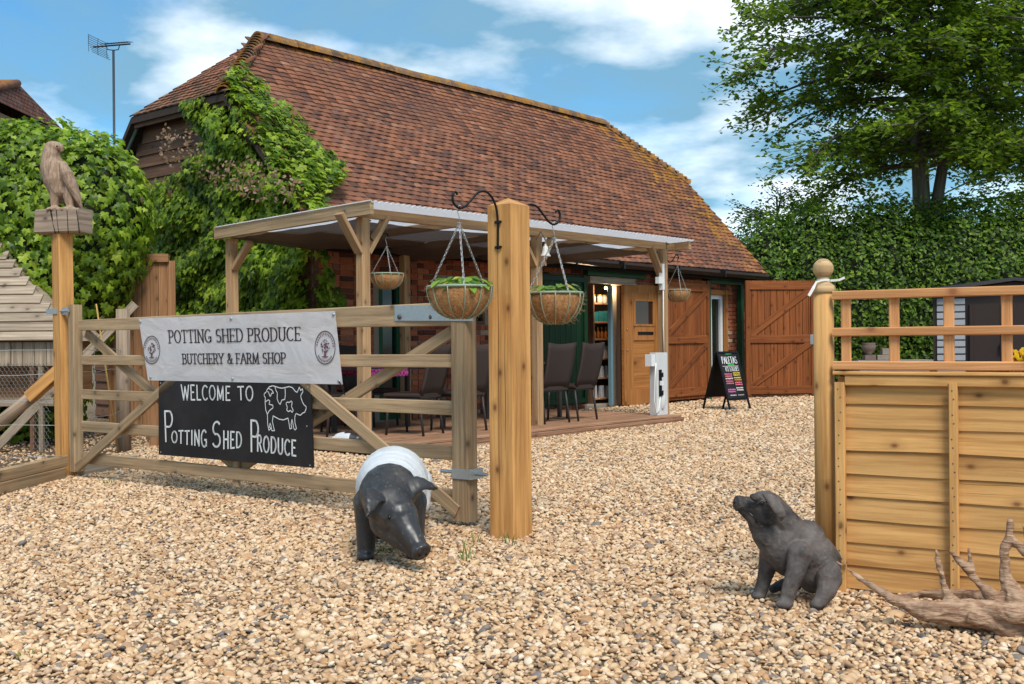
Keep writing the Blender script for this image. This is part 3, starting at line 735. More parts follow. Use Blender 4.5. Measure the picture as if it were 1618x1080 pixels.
tr = mp_.n('ShaderNodeBsdfTranslucent'); tr.inputs[0].default_value = (.92, .93, .95, 1); m2 = mp_.n('ShaderNodeMixShader'); m2.inputs[0].default_value = .7
mp_.l(mp_.b.outputs[0], m2.inputs[1]); mp_.l(tr.outputs[0], m2.inputs[2]); mp_.l(m2.outputs[0], mp_.out.inputs[0])
zsh = lambda w: zb+.135+.105-.03*(w+2.7)*.9
tt = -11.94
while tt < -5.95:
    s = MB(); t1 = min(tt+.98, -5.9); vs = []; fs = []; nx = int((t1-tt)/.0127)
    for lay_ in (0, -.004):
        for i in range(nx+1):
            t = tt+(t1-tt)*i/nx; hz = .014*cos(2*pi*(t+12)/.076)+lay_+rnd(0, .0005)
            vs += [B(t, -2.53, zsh(-2.53)+hz-.105), B(t, .06, zsh(.06)+hz-.105)]
    n2 = 2*(nx+1)
    for i in range(nx):
        fs += [(2*i, 2*i+2, 2*i+3, 2*i+1), (n2+2*i, n2+2*i+1, n2+2*i+3, n2+2*i+2), (2*i, n2+2*i, n2+2*i+2, 2*i+2)]
    s._add(vs, fs); s.build('roof_sheet', mp_.m, perg, True); tt += .985
# brown shade net slung below
mn = NT('shade_net', .95); _v = mn.vec('POS')
mn.col(mn.mix(mn.noise(_v, 7, 5, .7), (.085, .062, .052), (.16, .122, .10)))
_t = mn.n('ShaderNodeBsdfTransparent'); _x = mn.n('ShaderNodeMixShader'); _x.inputs[0].default_value = .06
mn.l(mn.b.outputs[0], _x.inputs[1]); mn.l(_t.outputs[0], _x.inputs[2]); mn.l(_x.outputs[0], mn.out.inputs[0])
for (ta, tb_, sag) in ((-11.84, -9.73, .07), (-9.73, -8.1, .13), (-8.1, -6.12, .11)):
    s = MB(); vs = []; fs = []; N = 22
    for i in range(N+1):
        for j in range(N+1):
            a, b = i/N, j/N
            vs.append(B(ta+(tb_-ta)*a, -2.21+2.05*b, zb-.012-.05*b-sag*4*a*(1-a)*(.35+.65*b)*.8-.03*abs(noise.noise(V((a*5, b*7, ta))))))
    fs = [(i*(N+1)+j, (i+1)*(N+1)+j, (i+1)*(N+1)+j+1, i*(N+1)+j+1) for i in range(N) for j in range(N)]
    s._add(vs, fs); o = s.build('shade_net', mn.m, perg, True)

# ---------------------------------------------------------------- furniture on the deck
mr = NT('brown_rattan', .6); _v = mr.vec('UV')
wv = mr.n('ShaderNodeTexWave'); wv.inputs['Scale'].default_value = 30; mr.l(mr.vec('POS', (1, 1, 1)), wv.inputs[0]); wv.bands_direction = 'Z'
mr.col(mr.mix(wv.outputs[1], (.018, .012, .010), (.075, .050, .040))); mr.bump(wv.outputs[1], .6, .006); M_RAT = mr.m
M_FRAME = plain('dark_chair_frame', (.04, .034, .032), .45)
def chair(loc, ang, label):
    """ang: direction the sitter faces"""
    root = thing('rattan_chair', loc, label, 'chair', 'rattan chairs on the deck')
    f = V((cos(ang), sin(ang), 0)); sd2 = V((-sin(ang), cos(ang), 0)); P = lambda a, b, z: loc+f*a+sd2*b+UP*z
    for a in (-.19, .2):
        for b in (-.2, .2):
            s = MB(); s.tube([P(a-(.06 if a < 0 else -.02), b*1.06, 0), P(a, b, .42)], .014, 8); s.build('leg', M_FRAME, root, True)
    s = MB(); s.beam(P(-.22, 0, .43), P(.24, 0, .435), .46, .045, UP, .015); s.build('seat', M_RAT, root)
    s = MB(); s.beam(P(-.2, 0, .395), P(.22, 0, .395), .44, .02, UP, .004); s.build('seat_frame', M_FRAME, root)
    vs = []; N = 6; K = 8
    for lay2 in (0, 1):
        for i in range(N+1):
            for j in range(K+1):
                h = i/N; b = (j/K-.5)*(.44+.03*h); z = .44+.53*h-.035*(abs(j/K-.5)*2)**2*(-h if i < N else -.5)*1.0
                vs.append(P(-.2-.13*h-.02*sin(pi*h)+.03*cos(pi*(j/K-.5))-.035*lay2, b, z))
    o_ = (N+1)*(K+1); fs = []
    for i in range(N):
        for j in range(K):
            a = i*(K+1)+j; fs += [(a, a+1, a+K+2, a+K+1), (o_+a, o_+a+K+1, o_+a+K+2, o_+a+1)]
    for j in range(K): fs += [(j, o_+j, o_+j+1, j+1), (N*(K+1)+j, N*(K+1)+j+1, o_+N*(K+1)+j+1, o_+N*(K+1)+j)]
    for i in range(N): fs += [(i*(K+1), (i+1)*(K+1), o_+(i+1)*(K+1), o_+i*(K+1)), (i*(K+1)+K, o_+i*(K+1)+K, o_+(i+1)*(K+1)+K, (i+1)*(K+1)+K)]
    s = MB(); s._add(vs, fs); s.build('backrest', M_RAT, root, True)
    return root
fa = math.atan2(BN.y, BN.x)
chair(B(-8.02, -1.98, dz), fa+.05, 'brown rattan chair with its back to the yard, nearer the white electric housing')
chair(B(-8.6, -1.98, dz), fa-.12, 'brown rattan chair with its back to the yard, between the bell post and another chair')
chair(B(-10.1, -1.95, dz), fa-.1, 'brown rattan chair seen through the gate below the metal strap')
chair(B(-10.75, -1.9, dz), fa+.25, 'dark rattan chair seen through the gate at the middle of the left table')
chair(B(-11.4, -1.25, dz), fa-pi/2+.1, 'dark rattan chair behind the gate beside the white banner')
chair(B(-10.2, -.62, dz), fa+pi+.1, 'dark rattan chair at the left table with its back to the brick wall')
chair(B(-10.9, -.6, dz), fa+pi-.1, 'dark rattan chair at the left table near the glazed green door')
def table(c, lx, ly, label, cloth=None):
    root = thing('patio_table', c, label, 'table', None)
    s = MB(); s.beam(c-BD*lx/2+UP*.72, c+BD*lx/2+UP*.72, ly, .03, UP, .008); s.build('table_top', M_FRAME, root)
    for a in (-1, 1):
        for b in (-1, 1):
            s = MB(); p = c+BD*a*(lx/2-.08)+BN*b*(ly/2-.08); s.beam(p, p+UP*.704, .05, .05, BD); s.build('leg', M_FRAME, root)
    return root
table(B(-10.55, -1.3, dz), 1.3, .75, 'dark patio table seen through the gate with a magenta checked cloth')
table(B(-8.1, -1.25, dz), 1.0, .7, 'dark patio table in front of the green door')
mc = NT('magenta_check_cloth', .8); _v = mc.vec('POS', (28, 28, 28)); ck = mc.n('ShaderNodeTexChecker'); mc.l(_v, ck.inputs[0]); ck.inputs['Scale'].default_value = 1
mc.col(mc.mix(ck.outputs[1], (.45, .05, .22), (.12, .02, .09)))
c = B(-10.9, -1.3, dz+.735); s = MB(); vs = []; N = 14
for i in range(N+1):
    for j in range(N+1):
        a, b = (i/N-.5)*.56, (j/N-.5)*.98; over = max(0, abs(b)-.385); fl = .006*sin(a*40) if over else 0
        vs.append(c+BD*a+BN*(max(-.392, min(.392, b))+fl*(1 if b > 0 else -1))+UP*(.003-over))
s._add(vs, [(i*(N+1)+j, (i+1)*(N+1)+j, (i+1)*(N+1)+j+1, i*(N+1)+j+1) for i in range(N) for j in range(N)])
single(s, 'tablecloth', mc.m, c, 'magenta checked cloth over the patio table behind the gate', 'tablecloth', None, True)
s = MB(); p = B(-9.95, -1.25, dz+.736); s.lathe(p, [(.05, 0), (.07, .03), (.075, .12), (.06, .14)], 14)
vp = thing('table_plant', p, 'small pot of thin grassy stems on the left patio table', 'plant'); s.build('pot', M_FRAME, vp, True)
for k in range(16):
    a = rnd(0, 6.28); s = MB(); s.tube([p+UP*.13, p+UP*.24+V((cos(a), sin(a), 0))*.05, p+UP*(.26+rnd(-.05, .06))+V((cos(a), sin(a), 0))*rnd(.1, .2)], [.005, .004, .001], 5); s.build('stem', plain('dry_stem', (.22, .13, .07)) if k % 2 else M_GREENP, vp)

# ---------------------------------------------------------------- electric housing at the pergola corner
hp_ = G(1049, 664, .1)+V((-.02, .12, 0)); hp_ = B(-6.6, -2.38, dz)
eb = thing('electric_housing', hp_, 'tall white weatherproof electric housing with sockets at the deck corner', 'electric housing')
s = MB(); s.beam(hp_, hp_+UP*.84, .27, .12, BN, .008); s.build('casing', M_PLASTIC, eb)
f = -BN*.062
s = MB(); s.box(hp_-BD*.06+f+UP*.43, (.06, .02, .36), BM); s.build('socket_strip', M_BLACK, eb)
for z in (.3, .43, .54):
    s = MB(); s.box(hp_-BD*.06+f*1.35+UP*z, (.055, .03, .06), BM); s.build('socket', M_WHITE if z == .43 else M_BLACK, eb)
s = MB(); s.ell(hp_-BD*.02+f+UP*.2, (.05, .03, .13)); s.build('plug', M_PLASTIC, eb, True)
s = MB(); s.box(hp_-BD*.2+UP*.74, (.1, .1, .16), BM); s.build('junction_box', M_WHITE, eb)
s = MB(); q = hp_-BD*.17-BN*.07
s.tube([q+UP*.7, q+UP*.5-BD*.03, q+UP*.2-BD*.05, q+UP*.03, q+BD*.06+UP*.06, q+BD*.1+UP*.25], .009, 6); s.build('cable', M_WHITE, eb, True)
s = MB(); q = B(pt[2]-.065, pw-.05, 0); s.tube([q+UP*.9, q+UP*1.3-BD*.01, q+UP*2.0], .008, 6); s.build('cable', M_WHITE, eb, True)
s = MB(); s.box(B(pt[2]-.07, pw-.03, 1.98), (.05, .06, .36), BM); s.box(B(pt[2]-.14, pw-.03, 1.93), (.09, .06, .09), BM); s.build('switch_box', M_WHITE, eb)

# ---------------------------------------------------------------- gate
g0 = G(112, 753); g1 = G(722, 831); GU = (g1-g0).normalized(); GN = V((GU.y, -GU.x, 0))   # GN faces the viewer
if GN.y > 0: GN = -GN
def gp(px, py, off=0.0): return on_plane(px, py, g0+GN*off, GN)
def rail(m, a_top, a_bot, b_top, b_bot, th, off=0.0):
    at_, ab, bt, bb = gp(*a_top, off), gp(*a_bot, off), gp(*b_top, off), gp(*b_bot, off)
    m.beam((at_+ab)/2, (bt+bb)/2, th, (at_-ab).length, UP, .004, th, (bt-bb).length)
gate = thing('field_gate', (g0+g1)/2, 'weathered five-bar timber field gate carrying the banner and blackboard', 'gate')
def gpart(name, f, mat=W_GATE):
    s = MB(); f(s); return s.build(name, mat, gate)
gpart('top_rail', lambda m: rail(m, (131, 505.5), (131, 522), (722, 477), (722, 514.5), .07))
gpart('rail', lambda m: rail(m, (131, 561), (131, 576), (724, 559.5), (724, 580.5), .03, .012))
gpart('rail', lambda m: rail(m, (131, 615), (131, 630), (725, 633.5), (725, 656), .03, .012))
gpart('rail', lambda m: rail(m, (131, 664.5), (131, 681), (726, 705), (726, 727.5), .03, .012))
gpart('rail', lambda m: rail(m, (131, 714), (131, 731), (728, 774), (728, 797), .03, .012))
def stile(m, px, y0, y1, w, th):
    a = gp(px, y1); b = gp(px, y0); m.beam(a, V((a.x, a.y, b.z)), w, th, GN, .008)
gpart('hanging_stile', lambda m: stile(m, 735, 484, 822, .125, .1))
gpart('shutting_stile', lambda m: stile(m, 121, 481, 744, .09, .085))
gpart('middle_stile', lambda m: stile(m, 374, 506, 768, .07, .028))
def brace(m, a, b, off, w=.075): m.beam(gp(*a, off), gp(*b, off), .026, w, UP, .003)
gpart('brace', lambda m: brace(m, (122, 739), (371, 512), .048))
gpart('brace', lambda m: brace(m, (371, 508), (724, 808), .048))
gpart('brace', lambda m: brace(m, (137, 526), (372, 737), -.028))
gpart('brace', lambda m: brace(m, (376, 741), (714, 524), -.028))
def strap(m):
    a, b = gp(624, 494.5, .037), gp(748, 494, .056); m.beam(a, b, .006, .095, UP, .001)
st = gpart('hinge_strap', strap, M_GALV)
for px in (631, 681, 716):
    s = MB(); p = gp(px, 500.5, .043); s.lathe(p, [(.016, 0), (.016, .004), (.012, .008), (.004, .011)], 10, GN); s.build('bolt', plain('dark_bolt', (.10, .10, .10), .5, .7), st, True)
def low_hinge(m):
    a = gp(737, 747, .0); m.box(a+GN*.056, (.13, .006, .06), Matrix((GU, GN, UP)).transposed()); m.tube([a-GU*.2, a+GU*.16], .011, 10); m.box(a+GU*.07, (.02, .12, .06), Matrix((GU, GN, UP)).transposed())
    m.box(a-GU*.07, (.012, .06, .06), Matrix((GU, GN, UP)).transposed())
gpart('hinge', low_hinge, M_GALV)
def latch(m):
    a = gp(116, 491, .0); Mx = Matrix((GU, GN, UP)).transposed(); m.tube([a-GU*.26+GN*.06, a+GU*.03+GN*.06], .012, 10); m.box(a-GU*.03+GN*.052, (.09, .012, .06), Mx); m.box(a-GU*.21+GN*.06, (.17, .035, .045), Mx)
gpart('latch', latch, M_GALV)

# lettering ------------------------------------------------------
def arc(cx, cy, rx, ry, a0, a1, n=12): return [(cx+rx*cos(radians(a0+(a1-a0)*i/n)), cy+ry*sin(radians(a0+(a1-a0)*i/n))) for i in range(n+1)]
GLY = {
 'A': (.74, [[(.02, 0), (.37, 1), (.72, 0)], [(.15, .36), (.59, .36)]]),
 'B': (.64, [[(.1, 0), (.1, 1)], [(.1, 1), (.36, 1)]+arc(.36, .765, .19, .235, 90, -90, 8)+[(.1, .53)], [(.1, .53), (.36, .53)]+arc(.36, .265, .24, .265, 90, -90, 8)+[(.1, 0)]]),
 'C': (.70, [arc(.4, .5, .35, .5, 50, 310, 18)]),
 'D': (.74, [[(.1, 0), (.1, 1)], [(.1, 1), (.3, 1)]+arc(.3, .5, .38, .5, 90, -90, 14)+[(.1, 0)]]),
 'E': (.60, [[(.1, 0), (.1, 1)], [(.1, 1), (.54, 1)], [(.1, .52), (.44, .52)], [(.1, 0), (.56, 0)]]),
 'F': (.56, [[(.1, 0), (.1, 1)], [(.1, 1), (.53, 1)], [(.1, .52), (.43, .52)]]),
 'G': (.76, [arc(.4, .5, .35, .5, 50, 320, 18), [(.68, .42), (.68, .08)], [(.46, .42), (.72, .42)]]),
 'H': (.74, [[(.1, 0), (.1, 1)], [(.64, 0), (.64, 1)], [(.1, .52), (.64, .52)]]),
 'I': (.26, [[(.13, 0), (.13, 1)]]),
 'L': (.56, [[(.1, 0), (.1, 1)], [(.1, 0), (.54, 0)]]),
 'M': (.86, [[(.1, 0), (.12, 1), (.43, .1), (.74, 1), (.76, 0)]]),
 'N': (.74, [[(.1, 0), (.1, 1), (.64, 0), (.64, 1)]]),
 'O': (.78, [arc(.39, .5, .34, .5, 90, 450, 24)]),
 'P': (.60, [[(.1, 0), (.1, 1)], [(.1, 1), (.34, 1)]+arc(.34, .74, .22, .26, 90, -90, 9)+[(.1, .48)]]),
 'R': (.68, [[(.1, 0), (.1, 1)], [(.1, 1), (.34, 1)]+arc(.34, .75, .21, .25, 90, -90, 9)+[(.1, .5)], [(.34, .5), (.62, 0)]]),
 'S': (.60, [arc(.3, .745, .22, .255, 40, 270, 12)[:-1]+arc(.3, .255, .24, .255, 90, -145, 13)]),
 'T': (.66, [[(.33, 0), (.33, 1)], [(.03, 1), (.63, 1)]]),
 'U': (.72, [[(.1, 1), (.1, .3)]+arc(.36, .3, .26, .3, 180, 360, 10)+[(.62, 1)]]),
 'W': (.98, [[(.03, 1), (.26, 0), (.49, .9), (.72, 0), (.95, 1)]]),
 'Y': (.68, [[(.03, 1), (.34, .48), (.65, 1)], [(.34, .48), (.34, 0)]]),
 '&': (.76, [[(.7, .5), (.5, .1), (.3, 0), (.12, .1), (.1, .28), (.3, .5), (.46, .7), (.44, .9), (.32, 1), (.2, .9), (.2, .75), (.7, 0)]]),
}
def write(parent, mat, text, quad, thick, thin, serif, track=.05, jit=0, lift=V((0, 0, 0)), pv=None):
    """letters drawn as strokes into the 3-D quad (TL, TR, BR, BL)"""
    TL, TR, BR, BL = quad; Wm = ((TR-TL).length+(BR-BL).length)/2; Hm = ((TL-BL).length+(TR-BR).length)/2
    total = sum((GLY[ch][0] if ch != ' ' else .32)+track for ch in text)-track
    sx = Wm/total
    def P(X, Y):
        u, v = X/Wm, Y/Hm; a = TL.lerp(TR, u); b = BL.lerp(BR, u); return b.lerp(a, v)+lift
    def seg(mb, x0, y0, x1, y1, w):
        L_ = sqrt((x1-x0)**2+(y1-y0)**2)
        if L_ < 1e-6: return
        dx, dy = (x1-x0)/L_, (y1-y0)/L_; e_ = w*.3; nx_, ny_ = -dy*w/2, dx*w/2
        x0 -= dx*e_; y0 -= dy*e_; x1 += dx*e_; y1 += dy*e_
        mb.quad(P(x0+nx_, y0+ny_), P(x0-nx_, y0-ny_), P(x1-nx_, y1-ny_), P(x1+nx_, y1+ny_), None, pv)
    cx = 0
    for ch in text:
        if ch == ' ': cx += .32+track; continue
        wd_, strokes = GLY[ch]; j = rnd(-jit, jit); mb = MB()
        for st_ in strokes:
            pp_ = [((cx+x)*sx, (y+j*(1 if 0 < y < 1 else .6))*Hm) for x, y in st_]
            for k in range(len(pp_)-1):
                (x0, y0), (x1, y1) = pp_[k], pp_[k+1]; L_ = max(1e-6, sqrt((x1-x0)**2+(y1-y0)**2))
                steep = abs(y1-y0)/L_
                seg(mb, x0, y0, x1, y1, thin+(thick-thin)*steep**2)
            if serif:
                for (a, b) in ((0, 1), (-1, -2)):
                    y = st_[a][1]; dy = abs(st_[b][1]-y); dx = abs(st_[b][0]-st_[a][0])
                    if y in (0, 1) and dy > dx*.8:
                        q = pp_[a]; seg(mb, q[0]-thick*1.25, q[1], q[0]+thick*1.25, q[1], thin*.9)
                    elif dy < .02 and dx > .2: seg(mb, pp_[a][0], pp_[a][1], pp_[a][0], pp_[a][1]+(-1 if y > .4 else 1)*Hm*.14, thin*1.3)
        mb.build('letter', mat, parent); cx += wd_+track
def gq(off, *c): return [gp(x, y, off) for x, y in c]
# banner
bc = gq(.062, (219, 503), (529.5, 491), (541.5, 607), (234, 600.5))
ban = thing('banner', (bc[2]+bc[3])/2, 'white vinyl farm shop banner tied across the top of the gate', 'banner')
s = MB(); NX, NY = 48, 14; vs = []
def bpos(u, v):
    p = bc[0].lerp(bc[1], u).lerp(bc[3].lerp(bc[2], u), v)
    sg = .012*sin(pi*v)*abs(sin(2*pi*u))+.008*noise.noise(V((u*6, v*3, 1)))*sin(pi*min(1, v*1.0))
    return p+GN*max(0, sg*.22)
for i in range(NX+1):
    for j in range(NY+1): vs.append(bpos(i/NX, j/NY))
s._add(vs, [(i*(NY+1)+j, i*(NY+1)+j+1, (i+1)*(NY+1)+j+1, (i+1)*(NY+1)+j) for i in range(NX) for j in range(NY)])
mv = NT('banner_vinyl', .38, 0, .4); mv.col((.72, .70, .71)); t_ = mv.n('ShaderNodeBsdfTranslucent'); t_.inputs[0].default_value = (.62, .58, .58, 1); m3 = mv.n('ShaderNodeMixShader'); m3.inputs[0].default_value = .3
mv.l(mv.b.outputs[0], m3.inputs[1]); mv.l(t_.outputs[0], m3.inputs[2]); mv.l(m3.outputs[0], mv.out.inputs[0])
_w = mv.noise(mv.vec('POS', (1, 1, 1.6)), 2.6, 4, .55, 1.2); mv.bump(_w, .3, .04)
mv.col(mv.mix(mv.ramp(mv.noise(mv.vec('POS'), 5, 5, .7), [(.5, 0), (.8, 1)]), (.74, .71, .71), (.62, .58, .56)))
sheet = s.build('sheet', mv.m, ban, True)
M_INK = plain('dark_print_ink', (.035, .02, .025), .5, bump=0); M_INK2 = plain('mauve_print_ink', (.16, .07, .08), .5, bump=0)
LF = .0672
write(sheet, M_INK, 'POTTING SHED PRODUCE', gq(LF, (265.5, 522), (475, 516.5), (475.5, 537.5), (267, 541.5)), .0145, .0062, True, .09)
write(sheet, M_INK, 'BUTCHERY & FARM SHOP', gq(LF, (287.5, 559), (451, 557), (451.5, 573.5), (288.5, 574.5)), .0125, .0058, True, .09)
for (cx, cy, rx, ry) in ((239.5, 552.5, 13.2, 22.5), (513.5, 549, 16.3, 26.8)):
    s = MB(); N = 48
    for (k0, k1) in ((.94, 1.0),):
        for i in range(N):
            a, b = 2*pi*i/N, 2*pi*(i+1)/N
            s.quad(*[gp(cx+rx*k*cos(q), cy+ry*k*sin(q), LF) for k, q in ((k0, a), (k1, a), (k1, b), (k0, b))])
    em_ = s.build('emblem', M_INK, sheet); s = MB()
    for i in range(26):
        a = pi*1.08+i*pi*.84/25*1.0 if i < 15 else pi*.22+(i-15)*pi*.56/10
        if i < 15: a = pi*1.05+i*pi*.9/14
        for k0, k1 in ((.74, .86),):
            s.quad(*[gp(cx+rx*k*cos(q), cy+ry*k*sin(q), LF) for k, q in ((k0, a), (k1, a), (k1, a+.09), (k0, a+.09))])
    for i in range(70):
        a, rr = rnd(0, 6.28), sqrt(random.random()); x, y = cx+rx*.44*rr*cos(a), cy-ry*.08+ry*.40*rr*sin(a); e_ = rx*rnd(.03, .075)
        s.quad(*[gp(x+e_*dx, y+e_*dy*1.3, LF) for dx, dy in ((-1, -.4), (.3, -1), (1, .5), (-.3, 1))])
    s.quad(*[gp(cx+dx*rx, cy+dy*ry, LF) for dx, dy in ((-.07, .2), (.07, .2), (.11, .52), (-.11, .52))])
    s.quad(*[gp(cx+dx*rx, cy+dy*ry, LF+.0006) for dx, dy in ((-.36, .5), (.36, .5), (.2, .58), (-.2, .58))])
    s.build('tree_print', M_INK2, em_)
for (x, y) in ((222, 508), (365, 503), (527, 496.5), (367.5, 598), (535.5, 602), (238, 596)):
    s = MB(); s.lathe(gp(x, y, .064), [(.012, 0), (.012, .004), (.006, .006)], 10, GN); s.build('eyelet', M_GALV, ban, True)
s = MB(); s.tube([gp(535.5, 602, .07), gp(541, 612, .066), gp(545, 624, .06)], .004, 6); s.build('tie_cord', M_BLACK, ban)
# blackboard
mk = NT('chalkboard_black', .55, 0, .25); _v = mk.vec('POS')
mk.col(mk.mix(mk.ramp(mk.noise(_v, 3.5, 5, .6), [(.4, 0), (.8, 1)]), (.012, .010, .011), (.03, .025, .025))); M_CB = mk.m
cbq = gq(.066, (250.5, 592), (490, 596), (494.5, 739), (250.5, 718))
bb = thing('welcome_board', (cbq[2]+cbq[3])/2, 'black welcome board with chalk lettering and a pig outline fixed to the gate', 'sign')
cbq = gq(.062, (250.5, 592), (490, 596), (494.5, 739), (250.5, 718)); cbq = [p-GN*.0 for p in cbq]
bb_o = MB().prism([p-GN*.013 for p in cbq], GN*.012).build('board', M_CB, bb)
M_CHALK = plain('white_chalk_paint', (.70, .70, .68), .9, sc=120, var=.2, bump=0)
CL = .0635
def chalk(text, tl, tr, br, bl, w=.013, jit=.03):
    write(bb_o, M_CHALK, text, gq(CL, tl, tr, br, bl), w, w*.85, False, .16, jit)
chalk('WELCOME', (286, 607.5), (364, 610.5), (364, 632), (287, 631)); chalk('TO', (375, 611), (400, 610), (400, 633), (376, 631))
chalk('P', (258, 650), (273, 650), (273, 699), (260, 697.5), .017); chalk('OTTING', (271, 681), (327, 679.5), (327, 706), (271, 698), .0145)
chalk('S', (335, 666), (350, 665), (349, 706), (334, 704), .017); chalk('HED', (352.5, 681), (382, 683), (382, 706), (352.5, 709), .0145)
chalk('P', (394.5, 664), (409, 666), (409, 716), (395, 713), .017); chalk('RODUCE', (406, 687), (468, 696), (468, 720), (406, 712), .0145)
def chalkline(pts, w=.0062, close=False):
    pts = [gp(400+x/9.82, 590+y/9.82, CL) for x, y in pts]
    if close: pts.append(pts[0])
    s = MB()
    for a, b in zip(pts[:-1], pts[1:]):
        t = (b-a).normalized(); nn_ = t.cross(GN)*w/2; s.quad(a+nn_-t*w*.3, a-nn_-t*w*.3, b-nn_+t*w*.3, b+nn_+t*w*.3)
    return s
pig_lines = [
 ([(185,440),(190,370),(172,345),(172,310),(200,290),(215,250),(250,205),(300,188),(345,198),(400,218),(450,226),(510,212),(560,200),(610,218),(655,275),(682,290),(700,250),(718,208),(735,262),(765,235),(772,280),(742,330),(740,365),(765,440),(790,485),(822,510),(820,550),(800,600),(765,612),(735,645),(700,635),(672,618),(655,635),(645,690),(650,770),(672,850),(650,872),(630,850),(615,760),(602,712),(588,790),(600,845),(570,858),(555,760),(540,690),(470,718),(400,705),(310,655),(298,740),(315,820),(332,885),(290,885),(275,800),(262,770),(252,830),(275,850),(245,880),(225,780),(222,640),(195,560),(185,440)], 0),
 ([(340,205),(352,255),(375,300),(372,390),(395,450),(420,478),(445,410),(490,400),(500,330),(495,220)], 0),
 ([(240,230),(290,255),(318,300),(285,305),(270,352),(255,340),(240,290),(222,275)], 0),
 ([(190,440),(235,405),(258,425),(248,475),(305,490),(308,530),(250,575),(225,620)], 0),
 ([(515,450),(540,440),(560,450),(590,425),(605,445),(595,510),(622,570),(605,602),(580,570),(545,590),(520,560),(530,520),(512,470)], 1)]
for pts_, cl in pig_lines: chalkline(pts_, .0065, cl).build('pig_drawing', M_CHALK, bb_o)
for (x, y) in ((254, 605), (486, 611), (485, 673), (490, 735), (254, 714)):
    s = MB(); s.lathe(gp(x, y, .061), [(.006, 0), (.005, .003)], 8, GN); s.build('screw', M_GALV, bb)

# ---------------------------------------------------------------- big gate post with basket brackets
fc = G(812, 855); PW = .172; pc_ = fc+(-GN)*PW/2+(-GU)*PW/2*1.0
PA = Matrix((GU, -GN, UP)).transposed()
gpost = thing('gate_post', pc_, 'thick new square pine gate post with a four-sided pointed top', 'post')
ztop = 1.865
s = MB(); s.beam(pc_-UP*.05, pc_+UP*ztop, PW, PW, GN, .005); s.build('shaft', W_POST, gpost)
dk = plain('split_dark', (.10, .045, .018), .9, bump=0)
for fx, za_, zb2_ in ((-.012, .02, 1.80), (.034, .5, 1.15)):
    s = MB(); ps_ = [pc_+GN*(PW/2+.0006)+GU*(fx+.004*noise.noise(V((z*3, fx*9, 0))))+UP*z for z in [za_+(zb2_-za_)*i/16 for i in range(17)]]
    for i in range(16):
        w0_, w1_ = (.0016*sin(pi*max(.04, i/16))+.0004, .0016*sin(pi*max(.04, (i+1)/16))+.0004); s.quad(ps_[i]-GU*w0_, ps_[i]+GU*w0_, ps_[i+1]+GU*w1_, ps_[i+1]-GU*w1_)
    s.build('drying_crack', dk, gpost)
s = MB(); h_ = PW/2-.001; q = [pc_+GU*a*h_+GN*b*h_+UP*(ztop+.0005) for a, b in ((-1, -1), (1, -1), (1, 1), (-1, 1))]
s._add(q+[pc_+UP*(ztop+.045)], [(0, 1, 4), (1, 2, 4), (2, 3, 4), (3, 0, 4), (3, 2, 1, 0)]); s.build('pointed_top', W_POST, gpost)
def bracket(base, out, name='bracket', parent=None, sc=1.0, flip=1):
    """hook bracket: plate up the face, swan neck out, curl at the tip; returns the hook's low point"""
    P = lambda a, z: base+out*a*sc+UP*z*sc
    pts_ = [(.008, -.17), (.008, 0), (.03, .09), (.08, .14), (.14, .135), (.19, .09), (.235, .05), (.275, .04), (.31, .065), (.315, .105), (.298, .125), (.283, .112)]
    if flip < 0: pts_ = [(.006, .14), (.006, .02), (.03, -.03), (.07, -.045), (.12, -.02), (.16, .02), (.19, .03), (.215, .01), (.2, -.02)]
    s = MB(); s.tube(spline([P(a, z) for a, z in pts_]), .0065*sc**.5, 8); o = s.build(name, M_BLACK, parent, True)
    sdv = out.cross(UP)
    for z in ((-.16, -.02) if flip > 0 else (.12, .03)):
        s = MB(); s.box(P(.006, z), (.05*sc, .012, .014), Matrix((sdv, out, UP)).transposed()); s.build('bracket_strap', M_BLACK, o)
    return P(.272, .038) if flip > 0 else P(.2, -.018)
b1 = on_plane(788, 345, pc_+GN*PW/2, GN); hk1 = bracket(b1, (GN+V((-.35, 0, 0))).normalized(), 'bracket', gpost)
b2 = pc_-GN*PW/2+UP*1.745; hk2 = bracket(b2, (-GN+V((.25, -.1, 0))).normalized(), 'bracket', gpost)

mco = NT('coir_liner', .95); _v = mco.vec('POS'); mco.col(mco.mix(mco.ramp(mco.noise(_v, 48, 6, .8, 1.5), [(.32, 0), (.66, 1)]), (.28, .11, .03), (.74, .40, .17))); mco.bump(mco.noise(_v, 110, 6, .8), 1, .012); M_COIR = mco.m
M_WIRE = plain('green_wire', (.27, .33, .23), .55)
M_BLEAF = leafmat('basket_leaf', [(0, (.07, .16, .02)), (.45, (.16, .29, .03)), (.75, (.30, .40, .05)), (1, (.55, .42, .04))], .3)
def leaf_geo(n=7, wide=.5):
    """pointed leaf along +y, folded on its midrib: (verts, faces)"""
    vs = []; fs = []
    for i in range(n+1):
        y = i/n; w = wide*sin(pi*y**.8)*.5; z = -.16*y*y
        vs += [V((-w, y, z+.12*w)), V((0, y, z)), V((w, y, z+.12*w))]
    for i in range(n): a = 3*i; fs += [(a, a+1, a+4, a+3), (a+1, a+2, a+5, a+4)]
    return vs, fs
LG = leaf_geo(4, .6)
def orient(nrm, tip):
    z = V(nrm).normalized(); y = (V(tip)-z*V(tip).dot(z))
    y = y.normalized() if y.length > 1e-4 else z.orthogonal().normalized()
    return Matrix((y.cross(z), y, z)).transposed()
